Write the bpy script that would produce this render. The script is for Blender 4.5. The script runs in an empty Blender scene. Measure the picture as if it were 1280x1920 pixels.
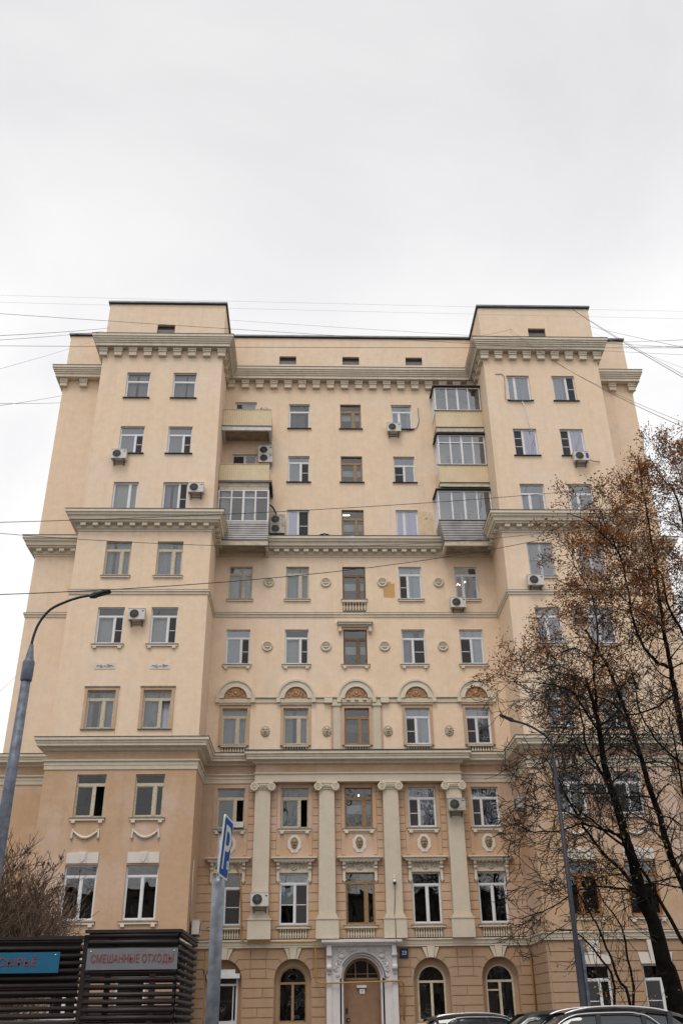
import bpy, math, random
from mathutils import Vector, Matrix
from math import sin, cos, pi, radians, sqrt, hypot

random.seed(11)
# ------------------------------------------------------------------ scene, camera, sky, sun
sc = bpy.context.scene
C = sc.collection
CAM_H = 1.5
YAW, PITCH, ROLL, FPX = 0.03618222874515253, 0.5040320688728689, -0.013895991383172254, 1731.6625
fw = Vector((sin(YAW)*cos(PITCH), cos(YAW)*cos(PITCH), sin(PITCH)))
rt0 = Vector((cos(YAW), -sin(YAW), 0)); up0 = rt0.cross(fw)
rt = cos(ROLL)*rt0 + sin(ROLL)*up0
up = -sin(ROLL)*rt0 + cos(ROLL)*up0
cam_d = bpy.data.cameras.new('camera'); cam = bpy.data.objects.new('camera', cam_d); C.objects.link(cam)
cam_d.sensor_fit = 'VERTICAL'; cam_d.sensor_height = 36.0; cam_d.lens = FPX/1920*36.0
cam_d.clip_start = 0.1; cam_d.clip_end = 3000
m = Matrix((rt, up, -fw)).transposed().to_4x4(); m.translation = Vector((0, 0, CAM_H))
cam.matrix_world = m
sc.camera = cam

world = bpy.data.worlds.new('World'); sc.world = world; world.use_nodes = True
nt = world.node_tree; nt.nodes.clear()
def N(t, typ, **k):
    n = t.nodes.new(typ)
    for a, b in k.items(): setattr(n, a, b)
    return n
SUN_EL, SUN_AZ = radians(62), radians(196)      # azimuth clockwise from +Y: behind the camera, a little left
wo = N(nt, 'ShaderNodeOutputWorld'); bg = N(nt, 'ShaderNodeBackground')
sky = N(nt, 'ShaderNodeTexSky'); sky.sky_type = 'NISHITA'; sky.sun_disc = False
sky.sun_elevation = SUN_EL; sky.sun_rotation = SUN_AZ; sky.air_density = 1.0; sky.dust_density = 3.0
tc = N(nt, 'ShaderNodeTexCoord')
mp = N(nt, 'ShaderNodeMapping'); mp.inputs['Scale'].default_value = (1.0, 1.0, 1.6)
n1 = N(nt, 'ShaderNodeTexNoise'); n1.inputs['Scale'].default_value = 2.1; n1.inputs['Detail'].default_value = 6; n1.inputs['Roughness'].default_value = .5
n1.inputs['Distortion'].default_value = .5
cr = N(nt, 'ShaderNodeValToRGB')
cr.color_ramp.elements[0].position = .33; cr.color_ramp.elements[0].color = (.83, .825, .83, 1)
cr.color_ramp.elements[1].position = .62; cr.color_ramp.elements[1].color = (1.0, .995, .99, 1)
nt.links.new(tc.outputs['Generated'], mp.inputs['Vector']); nt.links.new(mp.outputs[0], n1.inputs['Vector'])
nt.links.new(n1.outputs['Fac'], cr.inputs['Fac'])
sx = N(nt, 'ShaderNodeSeparateXYZ'); nt.links.new(tc.outputs['Generated'], sx.inputs[0])
ramp = N(nt, 'ShaderNodeValToRGB')     # cloud deck a little greyer high up
els = ramp.color_ramp.elements
els[0].position = 0.0; els[0].color = (.93, .93, .935, 1)
els[1].position = 1.0; els[1].color = (.78, .775, .78, 1)
e = els.new(.45); e.color = (1.0, 1.0, 1.0, 1)
e = els.new(.62); e.color = (.985, .982, .985, 1)
e = els.new(.80); e.color = (.80, .795, .80, 1)
nt.links.new(sx.outputs['Z'], ramp.inputs['Fac'])
mul = N(nt, 'ShaderNodeMixRGB', blend_type='MULTIPLY'); mul.inputs['Fac'].default_value = 1
nt.links.new(cr.outputs[0], mul.inputs['Color1']); nt.links.new(ramp.outputs[0], mul.inputs['Color2'])
sk = N(nt, 'ShaderNodeMixRGB', blend_type='ADD'); sk.inputs['Fac'].default_value = .008
nt.links.new(mul.outputs[0], sk.inputs['Color1']); nt.links.new(sky.outputs[0], sk.inputs['Color2'])
bg.inputs['Strength'].default_value = 1.0
nt.links.new(sk.outputs[0], bg.inputs['Color']); nt.links.new(bg.outputs[0], wo.inputs['Surface'])

sun_d = bpy.data.lights.new('sun', 'SUN'); sun = bpy.data.objects.new('sun', sun_d); C.objects.link(sun)
sun_d.energy = 1.5; sun_d.angle = radians(28); sun_d.color = (1, .955, .90)
sd = Vector((sin(SUN_AZ)*cos(SUN_EL), cos(SUN_AZ)*cos(SUN_EL), sin(SUN_EL)))
sun.rotation_euler = sd.to_track_quat('Z', 'Y').to_euler(); sun.location = (0, -20, 60)
sc.view_settings.view_transform = 'Standard'; sc.view_settings.look = 'None'
sc.view_settings.exposure = 0.10; sc.view_settings.gamma = 1; sc.view_settings.use_curve_mapping = False
sc.render.engine = 'CYCLES'
sc.cycles.max_bounces = 7; sc.cycles.transparent_max_bounces = 24

# ------------------------------------------------------------------ helpers
def ray(u, v):
    return fw*1.0 + rt*((u-640)/FPX) + up*((960-v)/FPX)
def at(u, v, Y):
    "point of the place seen at photo pixel u,v lying at depth Y (used only to read off real positions)"
    d = ray(u, v); t = Y/d.y
    return Vector((d.x*t, Y, d.z*t + CAM_H))

class MB:
    def __init__(s): s.v = []; s.f = []; s.sm = []
    def add(s, vs, fs, smooth=False):
        b = len(s.v); s.v += [tuple(p) for p in vs]
        for f in fs: s.f.append(tuple(b+i for i in f)); s.sm.append(smooth)
        return s
    def box(s, x0, x1, y0, y1, z0, z1):
        return s.add([(x0,y0,z0),(x1,y0,z0),(x1,y1,z0),(x0,y1,z0),(x0,y0,z1),(x1,y0,z1),(x1,y1,z1),(x0,y1,z1)],
            [(0,3,2,1),(4,5,6,7),(0,1,5,4),(1,2,6,5),(2,3,7,6),(3,0,4,7)])
    def quad(s, a, b, c, d): return s.add([a,b,c,d], [(0,1,2,3)])
    def prism(s, pts, y0, y1):
        "polygon in x,z (front seen from -y) pushed from y0 to y1"
        n = len(pts)
        vs = [(p[0], y0, p[1]) for p in pts] + [(p[0], y1, p[1]) for p in pts]
        fs = [tuple(range(n)), tuple(range(2*n-1, n-1, -1))] + [((i+1) % n, i, n+i, n+(i+1) % n) for i in range(n)]
        return s.add(vs, fs)
    def tube(s, path, r, n=6, cap=True, smooth=True):
        P = [Vector(p) for p in path]; k = len(P)
        R = r if isinstance(r, (list, tuple)) else [r]*k
        T = [((P[min(i+1, k-1)]-P[max(i-1, 0)]).normalized() if (P[min(i+1, k-1)]-P[max(i-1, 0)]).length > 1e-9 else Vector((0,0,1))) for i in range(k)]
        a = Vector((0,0,1)) if abs(T[0].z) < .9 else Vector((1,0,0))
        u = T[0].cross(a).normalized(); vs = []
        for i in range(k):
            u = (u - T[i]*u.dot(T[i])); u = u.normalized() if u.length > 1e-6 else T[i].orthogonal().normalized()
            w = T[i].cross(u)
            for j in range(n):
                q = P[i] + (u*cos(2*pi*j/n) + w*sin(2*pi*j/n))*R[i]; vs.append((q.x, q.y, q.z))
        fs = [(i*n+j, i*n+(j+1) % n, (i+1)*n+(j+1) % n, (i+1)*n+j) for i in range(k-1) for j in range(n)]
        if cap: fs += [tuple(range(n-1, -1, -1)), tuple((k-1)*n+j for j in range(n))]
        return s.add(vs, fs, smooth)
    def lathe(s, prof, n=16, o=(0,0,0), axis='z', smooth=True):
        vs = []
        for r, h in prof:
            for j in range(n):
                a = 2*pi*j/n; x, y = r*cos(a), r*sin(a)
                if axis == 'z': q = (o[0]+x, o[1]+y, o[2]+h)
                elif axis == 'y': q = (o[0]+x, o[1]+h, o[2]+y)
                else: q = (o[0]+h, o[1]+x, o[2]+y)
                vs.append(q)
        k = len(prof)
        fs = [(i*n+j, i*n+(j+1) % n, (i+1)*n+(j+1) % n, (i+1)*n+j) for i in range(k-1) for j in range(n)]
        fs += [tuple(range(n-1, -1, -1)), tuple((k-1)*n+j for j in range(n))]
        return s.add(vs, fs, smooth)
    def blob(s, c, r, n=8):
        vs = []; k = 5
        for i in range(k+1):
            t = pi*i/k
            for j in range(n):
                a = 2*pi*j/n; vs.append((c[0]+r[0]*sin(t)*cos(a), c[1]+r[1]*sin(t)*sin(a), c[2]+r[2]*cos(t)))
        fs = [(i*n+j, i*n+(j+1) % n, (i+1)*n+(j+1) % n, (i+1)*n+j) for i in range(k) for j in range(n)]
        return s.add(vs, fs, True)
    def mesh(s, name, mat, off=(0,0,0)):
        me = bpy.data.meshes.new(name)
        o = Vector(off)
        me.from_pydata([(p[0]-o.x, p[1]-o.y, p[2]-o.z) for p in s.v], [], s.f)
        if any(s.sm): me.polygons.foreach_set('use_smooth', s.sm)
        if mat: me.materials.append(mat)
        me.update(); return me

WL = {}
def tag(o, label=None, cat=None, group=None, kind=None):
    if label: o['label'] = label
    if cat: o['category'] = cat
    if group: o['group'] = group
    if kind: o['kind'] = kind
    return o
def thing(name, loc, label, cat, group=None, rz=0):
    o = bpy.data.objects.new(name, None); C.objects.link(o); o.location = loc; o.rotation_euler.z = rz
    o.empty_display_size = .3; WL[o.name] = Vector(loc)
    return tag(o, label, cat, group)
def part(name, mb, mat, parent=None, o=None, label=None, kind=None, local=False):
    "mb in world coordinates (o: its own origin) unless local=True"
    if parent is None:
        o = Vector(o or (0,0,0))
        ob = bpy.data.objects.new(name, mb.mesh(name, mat, o)); ob.location = o
    elif local:
        ob = bpy.data.objects.new(name, mb.mesh(name, mat)); ob.parent = parent; WL[ob.name] = Vector((0,0,0)); C.objects.link(ob)
        if label: ob['label'] = label
        if kind: ob['kind'] = kind
        return ob
    else:
        pw = WL[parent.name]; o = Vector(o) if o is not None else pw.copy()
        ob = bpy.data.objects.new(name, mb.mesh(name, mat, o)); ob.parent = parent; ob.location = o - pw
    C.objects.link(ob); WL[ob.name] = o.copy()
    if label: ob['label'] = label
    if kind: ob['kind'] = kind
    return ob
def inst(name, me, parent, loc, rot=None, label=None):
    "an object sharing mesh me at world location loc under parent"
    ob = bpy.data.objects.new(name, me); C.objects.link(ob)
    ob.parent = parent; ob.location = Vector(loc) - (WL[parent.name] if parent else Vector((0,0,0)))
    if rot: ob.rotation_euler = rot
    WL[ob.name] = Vector(loc)
    if label: ob['label'] = label
    return ob
def copy_thing(root, loc, rz=0, label=None, group=None):
    r = root.copy(); C.objects.link(r); r.location = loc; r.rotation_euler.z = rz; WL[r.name] = Vector(loc)
    if label: r['label'] = label
    if group: r['group'] = group
    for ch in list(root.children):
        c = ch.copy(); C.objects.link(c); c.parent = r
        for g in list(ch.children):
            d = g.copy(); C.objects.link(d); d.parent = c
    return r
def text(name, s, size, mat, parent, loc, rot, sx=1.0, align='CENTER', world_parent=None, bold=0.0):
    cu = bpy.data.curves.new(name+'_curve', 'FONT'); cu.body = s; cu.size = size; cu.align_x = align; cu.align_y = 'CENTER'
    cu.extrude = .0015; cu.resolution_u = 3; cu.offset = bold; cu.materials.append(mat)
    tmp = bpy.data.objects.new(name+'_curve', cu); C.objects.link(tmp); bpy.context.view_layer.update()
    me = bpy.data.meshes.new_from_object(tmp.evaluated_get(bpy.context.evaluated_depsgraph_get())); bpy.data.objects.remove(tmp)
    ob = bpy.data.objects.new(name, me); C.objects.link(ob); ob.parent = parent
    ob.location = Vector(loc) - WL[parent.name]; ob.rotation_euler = rot; ob.scale = (sx, 1, 1)
    return ob

def lin(r, g, b):
    f = lambda c: (c/255/12.92) if c/255 <= .04045 else ((c/255+.055)/1.055)**2.4
    return (f(r), f(g), f(b), 1)

# ------------------------------------------------------------------ materials
def mat_new(name):
    mt = bpy.data.materials.new(name); mt.use_nodes = True
    t = mt.node_tree; p = t.nodes['Principled BSDF']; return mt, t, p
def simple(name, c, rough=.6, metal=0.0, var=.12, nscale=6, bump=.0, bscale=60, spec=.5, coat=0):
    mt, t, p = mat_new(name)
    g = N(t, 'ShaderNodeNewGeometry'); n = N(t, 'ShaderNodeTexNoise'); n.inputs['Scale'].default_value = nscale; n.inputs['Detail'].default_value = 5
    t.links.new(g.outputs['Position'], n.inputs['Vector'])
    r = N(t, 'ShaderNodeValToRGB'); r.color_ramp.elements[0].position = .3; r.color_ramp.elements[1].position = .7
    r.color_ramp.elements[0].color = (c[0]*(1-var), c[1]*(1-var), c[2]*(1-var), 1)
    r.color_ramp.elements[1].color = (min(1, c[0]*(1+var)), min(1, c[1]*(1+var)), min(1, c[2]*(1+var)), 1)
    t.links.new(n.outputs['Fac'], r.inputs['Fac']); t.links.new(r.outputs[0], p.inputs['Base Color'])
    p.inputs['Roughness'].default_value = rough; p.inputs['Metallic'].default_value = metal
    p.inputs['Specular IOR Level'].default_value = spec; p.inputs['Coat Weight'].default_value = coat
    if bump:
        n2 = N(t, 'ShaderNodeTexNoise'); n2.inputs['Scale'].default_value = bscale; n2.inputs['Detail'].default_value = 4
        t.links.new(g.outputs['Position'], n2.inputs['Vector'])
        b = N(t, 'ShaderNodeBump'); b.inputs['Strength'].default_value = bump; b.inputs['Distance'].default_value = .02
        t.links.new(n2.outputs['Fac'], b.inputs['Height']); t.links.new(b.outputs[0], p.inputs['Normal'])
    return mt
def stucco(name, c, c2, c3, streak=.10, patch=.55, courses=0.0):
    "painted render: colour c, faded patches c2, grime streaks c3"
    mt, t, p = mat_new(name)
    g = N(t, 'ShaderNodeNewGeometry')
    L = t.links.new
    n = N(t, 'ShaderNodeTexNoise'); n.inputs['Scale'].default_value = .33; n.inputs['Detail'].default_value = 7; n.inputs['Roughness'].default_value = .62
    L(g.outputs['Position'], n.inputs['Vector'])
    r = N(t, 'ShaderNodeValToRGB'); r.color_ramp.elements[0].position = .46; r.color_ramp.elements[1].position = .64
    r.color_ramp.elements[0].color = (0,0,0,1); r.color_ramp.elements[1].color = (patch, patch, patch, 1)
    L(n.outputs['Fac'], r.inputs['Fac'])
    m1 = N(t, 'ShaderNodeMixRGB'); m1.inputs['Color1'].default_value = c; m1.inputs['Color2'].default_value = c2; L(r.outputs[0], m1.inputs['Fac'])
    mp = N(t, 'ShaderNodeMapping'); mp.inputs['Scale'].default_value = (2.2, 2.2, .13); L(g.outputs['Position'], mp.inputs['Vector'])
    n2 = N(t, 'ShaderNodeTexNoise'); n2.inputs['Scale'].default_value = 1.3; n2.inputs['Detail'].default_value = 6; n2.inputs['Roughness'].default_value = .7
    L(mp.outputs[0], n2.inputs['Vector'])
    r2 = N(t, 'ShaderNodeValToRGB'); r2.color_ramp.elements[0].position = .50; r2.color_ramp.elements[1].position = .75
    r2.color_ramp.elements[0].color = (0,0,0,1); r2.color_ramp.elements[1].color = (streak*3, streak*3, streak*3, 1)
    L(n2.outputs['Fac'], r2.inputs['Fac'])
    m2 = N(t, 'ShaderNodeMixRGB'); m2.inputs['Color2'].default_value = c3; L(r2.outputs[0], m2.inputs['Fac']); L(m1.outputs[0], m2.inputs['Color1'])
    n3 = N(t, 'ShaderNodeTexNoise'); n3.inputs['Scale'].default_value = 2.6; n3.inputs['Detail'].default_value = 8; n3.inputs['Roughness'].default_value = .7
    L(g.outputs['Position'], n3.inputs['Vector'])
    mr = N(t, 'ShaderNodeMapRange'); mr.inputs[1].default_value = .3; mr.inputs[2].default_value = .7; mr.inputs[3].default_value = .93; mr.inputs[4].default_value = 1.06
    L(n3.outputs['Fac'], mr.inputs[0])
    m3 = N(t, 'ShaderNodeMixRGB', blend_type='MULTIPLY'); m3.inputs['Fac'].default_value = 1; L(m2.outputs[0], m3.inputs['Color1']); L(mr.outputs[0], m3.inputs['Color2'])
    L(m3.outputs[0], p.inputs['Base Color']); p.inputs['Roughness'].default_value = .93; p.inputs['Specular IOR Level'].default_value = .2
    n4 = N(t, 'ShaderNodeTexNoise'); n4.inputs['Scale'].default_value = 22; n4.inputs['Detail'].default_value = 6
    L(g.outputs['Position'], n4.inputs['Vector'])
    b = N(t, 'ShaderNodeBump'); b.inputs['Strength'].default_value = .35; b.inputs['Distance'].default_value = .012
    L(n4.outputs['Fac'], b.inputs['Height'])
    if courses:   # faint trowelled bed lines in the render
        w = N(t, 'ShaderNodeTexBrick'); w.inputs['Scale'].default_value = 1.0; w.inputs['Brick Width'].default_value = 1.1; w.inputs['Row Height'].default_value = .38
        w.inputs['Mortar Size'].default_value = .012; w.inputs['Mortar Smooth'].default_value = 1
        w.inputs['Color1'].default_value = (1,1,1,1); w.inputs['Color2'].default_value = (1,1,1,1); w.inputs['Mortar'].default_value = (0,0,0,1)
        sp = N(t, 'ShaderNodeSeparateXYZ'); cb = N(t, 'ShaderNodeCombineXYZ'); L(g.outputs['Position'], sp.inputs[0])
        ad = N(t, 'ShaderNodeMath', operation='ADD'); L(sp.outputs[0], ad.inputs[0]); L(sp.outputs[1], ad.inputs[1])
        L(ad.outputs[0], cb.inputs[0]); L(sp.outputs[2], cb.inputs[1]); L(cb.outputs[0], w.inputs['Vector'])
        b2 = N(t, 'ShaderNodeBump'); b2.inputs['Strength'].default_value = courses; b2.inputs['Distance'].default_value = .01
        L(w.outputs['Color'], b2.inputs['Height']); L(b.outputs[0], b2.inputs['Normal']); L(b2.outputs[0], p.inputs['Normal'])
    else: L(b.outputs[0], p.inputs['Normal'])
    return mt
def glass(name, refl=.17, tint=(.82,.86,.86), gl=(1,1,1), wob=.03):
    mt = bpy.data.materials.new(name); mt.use_nodes = True; t = mt.node_tree; t.nodes.clear(); L = t.links.new
    o = N(t, 'ShaderNodeOutputMaterial'); mx = N(t, 'ShaderNodeMixShader')
    tr = N(t, 'ShaderNodeBsdfTransparent'); tr.inputs[0].default_value = (*tint, 1)
    g = N(t, 'ShaderNodeBsdfGlossy'); g.inputs['Roughness'].default_value = .01; g.inputs['Color'].default_value = (*gl, 1)
    fr = N(t, 'ShaderNodeFresnel'); fr.inputs[0].default_value = 1.5
    ma = N(t, 'ShaderNodeMath', operation='MULTIPLY_ADD'); ma.inputs[1].default_value = 1.0; ma.inputs[2].default_value = refl-.04; ma.use_clamp = True
    ge = N(t, 'ShaderNodeNewGeometry'); n = N(t, 'ShaderNodeTexNoise'); n.inputs['Scale'].default_value = 1.4; n.inputs['Detail'].default_value = 1
    L(ge.outputs['Position'], n.inputs['Vector']); b = N(t, 'ShaderNodeBump'); b.inputs['Strength'].default_value = wob; b.inputs['Distance'].default_value = .2
    L(n.outputs['Fac'], b.inputs['Height']); L(b.outputs[0], g.inputs['Normal'])
    L(fr.outputs[0], ma.inputs[0]); L(ma.outputs[0], mx.inputs[0]); L(tr.outputs[0], mx.inputs[1]); L(g.outputs[0], mx.inputs[2]); L(mx.outputs[0], o.inputs[0])
    return mt
def emis(name, c, s):
    mt, t, p = mat_new(name); p.inputs['Base Color'].default_value = (*c, 1); p.inputs['Emission Color'].default_value = (*c, 1); p.inputs['Emission Strength'].default_value = s
    return mt

M = {}
M['cream'] = stucco('cream_stucco', (.79,.611,.445,1), (.78,.645,.525,1), (.58,.43,.31,1), streak=.10, courses=.10)
M['tan'] = stucco('tan_stucco', (.525,.35,.224,1), (.61,.455,.375,1), (.38,.245,.16,1), streak=.12, patch=.8)
M['brown'] = stucco('brown_stucco', (.395,.262,.168,1), (.41,.29,.205,1), (.30,.19,.12,1), streak=.14, patch=.4)
M['trim'] = stucco('trim_stucco', (.67,.59,.475,1), (.60,.53,.43,1), (.42,.36,.28,1), streak=.16, patch=.5)
M['trim_light'] = stucco('light_trim_stucco', (.60,.52,.41,1), (.57,.50,.405,1), (.44,.385,.305,1), streak=.10, patch=.4)
M['frieze'] = M['tan']
M['portal'] = stucco('white_portal_stucco', (.60,.565,.56,1), (.54,.505,.495,1), (.40,.37,.34,1), streak=.12, patch=.4)
M['whiteplaster'] = stucco('white_plaster', (.66,.61,.55,1), (.58,.53,.47,1), (.42,.37,.31,1), streak=.08, patch=.3)
M['ornbrown'] = simple('brown_relief_plaster', (.46,.275,.155), .9, var=.30, nscale=14)
M['orngrey'] = simple('grey_relief_plaster', (.47,.41,.32), .9, var=.3, nscale=14)
M['darkgold'] = simple('dark_gilded_plaster', (.27,.18,.10), .8, var=.35, nscale=18)
M['flash'] = simple('dark_metal_flashing', (.020,.018,.019), .6, var=.3, nscale=3)
M['coping'] = simple('grey_metal_coping', (.18,.18,.19), .45, .4, var=.25, nscale=2)
M['sill'] = simple('weathered_sill_metal', (.20,.175,.145), .6, .1, var=.35, nscale=5)
M['pvc'] = simple('white_pvc', (.70,.70,.71), .4, var=.05)
M['creamwood'] = simple('cream_painted_wood', (.52,.45,.33), .6, var=.18, nscale=9)
M['wood'] = simple('varnished_wood', (.27,.165,.075), .5, var=.3, nscale=12)
M['darkwood'] = simple('dark_brown_wood', (.15,.085,.045), .55, var=.3, nscale=12)
M['orangewood'] = simple('orange_wood', (.32,.115,.03), .5, var=.3, nscale=12)
M['greyalu'] = simple('grey_window_metal', (.42,.43,.45), .4, .2)
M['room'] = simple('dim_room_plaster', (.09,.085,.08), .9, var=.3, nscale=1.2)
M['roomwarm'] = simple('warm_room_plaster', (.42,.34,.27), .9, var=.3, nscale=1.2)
M['curtain'] = simple('white_curtain', (.48,.49,.54), .9, var=.14, nscale=2.5)
M['curtain_grey'] = simple('grey_curtain', (.20,.21,.235), .9, var=.2, nscale=2.5)
M['blind'] = simple('roller_blind', (.78,.78,.76), .85, var=.05)
M['sheet'] = simple('silver_sheet', (.70,.72,.74), .6, var=.1, bump=.3, bscale=3)
M['glass'] = glass('window_glass', .12, (.74,.78,.78))
M['glass_blue'] = glass('bluish_window_glass', .21, (.55,.61,.66), (.93,.96,1.0))
M['glass_lilac'] = glass('lilac_window_glass', .34, (.55,.55,.62), (.82,.80,.96))
M['glass_dark'] = glass('dark_window_glass', .15, (.50,.52,.50))
M['glass_old'] = glass('dim_reflection_glass', .07, (.5,.52,.5))  # weaker mirror stands in for the dark reflections in these panes
M['screen'] = simple('insect_screen', (.055,.055,.06), .8, var=.15)
M['yellowpanel'] = simple('cream_corrugated_sheet', (.66,.535,.35), .6, var=.06, nscale=2)
M['siding'] = simple('grey_siding', (.33,.31,.31), .5, var=.3, nscale=1.5)
M['soffit'] = simple('balcony_soffit_plaster', (.34,.28,.21), .9, var=.35, nscale=2.2)
M['slabwhite'] = simple('white_balcony_edge', (.62,.60,.59), .8, var=.15, nscale=4)
M['slabbeige'] = simple('beige_balcony_edge', (.55,.48,.38), .8, var=.2, nscale=4)
M['acwhite'] = simple('ac_casing', (.58,.56,.52), .5, var=.1, nscale=7)
M['acold'] = simple('old_ac_casing', (.42,.39,.34), .6, var=.25, nscale=9)
M['black'] = simple('black_plastic', (.012,.012,.013), .5)
M['acfan'] = simple('ac_fan_dark', (.02,.019,.018), .6)
M['steelgrey'] = simple('painted_steel_bracket', (.14,.135,.13), .6, .3)
M['galv'] = simple('galvanised_steel', (.235,.26,.29), .45, .55, var=.28, nscale=14, bump=.1, bscale=40)
M['lamppole'] = simple('weathered_grey_pole', (.12,.135,.17), .55, .35, var=.35, nscale=11, bump=.15)
M['lamppoledk'] = simple('dark_grey_pole', (.020,.023,.033), .55, .25, var=.3, nscale=8)
M['lamphead'] = simple('dark_lamp_head', (.02,.019,.018), .5)
M['gas'] = simple('yellow_gas_pipe_paint', (.36,.19,.04), .5, var=.2, nscale=10)
M['signblue'] = simple('blue_sign_film', (.002,.07,.27), .7, var=.06, spec=.15)
M['signwhite'] = simple('white_sign_film', (.62,.62,.58), .4, var=.06)
M['plateblue'] = simple('blue_number_plate', (.008,.012,.10), .35, var=.05)
M['panelgrey'] = simple('grey_sign_board', (.17,.175,.19), .5, var=.08)
M['panelteal'] = simple('blue_sign_board', (.003,.105,.20), .5, var=.08)
M['redtext'] = simple('red_lettering', (.24,.045,.04), .6, var=.15)
M['slatbrown'] = simple('dark_brown_slats', (.016,.008,.007), .55, .0, var=.3, nscale=8)
M['doorbrown'] = simple('brown_steel_door', (.235,.135,.075), .5, var=.1, nscale=4)
M['bark'] = simple('wet_dark_bark', (.0085,.0065,.0055), .95, spec=.1, var=.5, nscale=5, bump=.6, bscale=30)
M['twig'] = simple('thin_twig_bark', (.012,.008,.006), .9, var=.4, nscale=4)
M['shoot'] = simple('brown_shoots', (.125,.08,.053), .9, var=.4, nscale=4)
M['bud'] = simple('dark_dry_buds', (.045,.018,.014), .9, var=.4, nscale=4)
def leafmat(name, a, b, c):
    mt, t, p = mat_new(name); oi = N(t, 'ShaderNodeNewGeometry'); r = N(t, 'ShaderNodeValToRGB')
    r.color_ramp.elements[0].color = (*a, 1); r.color_ramp.elements[1].color = (*c, 1); e = r.color_ramp.elements.new(.5); e.color = (*b, 1)
    n = N(t, 'ShaderNodeTexNoise'); n.inputs['Scale'].default_value = 1.1; n.inputs['Detail'].default_value = 3; t.links.new(oi.outputs['Position'], n.inputs['Vector'])
    ad = N(t, 'ShaderNodeMath', operation='MULTIPLY_ADD'); ad.inputs[1].default_value = .6; t.links.new(oi.outputs['Random Per Island'], ad.inputs[0])
    sb = N(t, 'ShaderNodeMath', operation='SUBTRACT'); sb.inputs[1].default_value = .3; t.links.new(n.outputs['Fac'], sb.inputs[0]); t.links.new(sb.outputs[0], ad.inputs[2])
    t.links.new(ad.outputs[0], r.inputs['Fac']); t.links.new(r.outputs[0], p.inputs['Base Color']); p.inputs['Roughness'].default_value = .8
    p.inputs['Specular IOR Level'].default_value = .2
    return mt
M['rust'] = leafmat('rust_brown_leaves', (.13,.048,.018), (.29,.115,.034), (.45,.21,.065))
M['yellowleaf'] = leafmat('pale_yellow_leaves', (.16,.085,.02), (.34,.22,.06), (.48,.36,.13))
M['asphalt'] = simple('grey_asphalt', (.075,.074,.074), .75, var=.25, nscale=.6, bump=.3, bscale=25)
M['pave'] = simple('paving_concrete', (.24,.23,.22), .85, var=.2, nscale=2)
M['grassm'] = simple('tired_autumn_grass', (.06,.065,.03), .95, var=.4, nscale=3, bump=.8, bscale=20)
M['kerb'] = simple('kerb_concrete', (.22,.22,.215), .85, var=.2)
M['carblack'] = simple('black_car_paint', (.008,.008,.010), .30, var=.05, coat=.25)
M['cardark'] = simple('dark_green_car_paint', (.014,.018,.017), .3, var=.05, coat=.25)
M['cargrey'] = simple('graphite_car_paint', (.02,.019,.02), .35, .2, var=.05, coat=.25)
M['carwhite'] = simple('white_car_paint', (.65,.65,.66), .2, var=.03, coat=1)
M['chrome'] = simple('bright_trim', (.72,.70,.72), .25, .6, var=.03)
M['carglass'] = simple('dark_car_glass', (.012,.016,.018), .04, var=.0, spec=1.0)
M['tyre'] = simple('tyre_rubber', (.02,.02,.02), .9)
M['rim'] = simple('alloy_rim', (.35,.35,.37), .3, .8)
M['redlight'] = simple('red_lamp_plastic', (.25,.01,.01), .2)
M['clearlight'] = simple('clear_lamp_plastic', (.6,.6,.62), .15)
M['wire'] = simple('black_cable', (.02,.02,.022), .7)
M['wiregrey'] = simple('thin_grey_cable', (.35,.35,.37), .7)
M['orange_patch'] = simple('orange_repaint', (.56,.33,.13), .9, var=.08, nscale=3)
M['ochre_patch'] = simple('ochre_damp_stain', (.68,.52,.345), .9, var=.16, nscale=3)
M['pale_patch'] = simple('pale_pink_repair', (.47,.33,.245), .9, var=.14, nscale=3)
M['bulb'] = emis('lit_bulb', (1, .74, .40), 6)
M['tubelight'] = emis('lit_tube_light', (1, .93, .80), 4)
M['cyan'] = simple('light_blue_plastic', (.10,.42,.55), .4)
M['cobalt'] = simple('blue_sticker', (.01,.02,.26), .5)

# ------------------------------------------------------------------ ground
g = MB(); g.quad((-400,-300,0),(400,-300,0),(400,500,0),(-400,500,0)); o = part('ground', g, M['asphalt']); o['kind'] = 'structure'
g = MB(); g.box(-60, 70, 37.9, 44.0, -.05, .14); o = part('pavement', g, M['pave']); o['kind'] = 'structure'
g = MB(); g.box(-60, 70, 37.7, 37.897, -.05, .16); o = part('kerb', g, M['kerb']); o['kind'] = 'structure'
g = MB(); g.box(-60, 70, 25.2, 31.5, -.05, .10); o = part('lawn_strip', g, M['grassm']); o['kind'] = 'structure'
g = MB()
for y0, y1 in ((25.05, 25.197), (31.503, 31.65)): g.box(-60, 70, y0, y1, -.05, .13)
o = part('lawn_kerb', g, M['kerb']); o['kind'] = 'structure'

# ------------------------------------------------------------------ the apartment building
A, B = 44.0, 41.12
XC, S = 2.195, 2.948
XI0, XI1 = -5.02, 9.58          # inner edges of the two projecting wings
XO0, XO1 = -11.62, 16.03        # outer edges
XE0, XE1 = -14.5, 18.93         # ends of the building
YB = 58.0
COL = {i+1: XC+(i-2)*S for i in range(5)}
WC = {'L2': XC-9.197, 'L1': XC-11.728, 'R1': XC+9.197, 'R2': XC+11.728}
bld = thing('apartment_building', (XC, A, 0), 'tall cream and tan apartment building with classical cornices filling the view', 'building')

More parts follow.
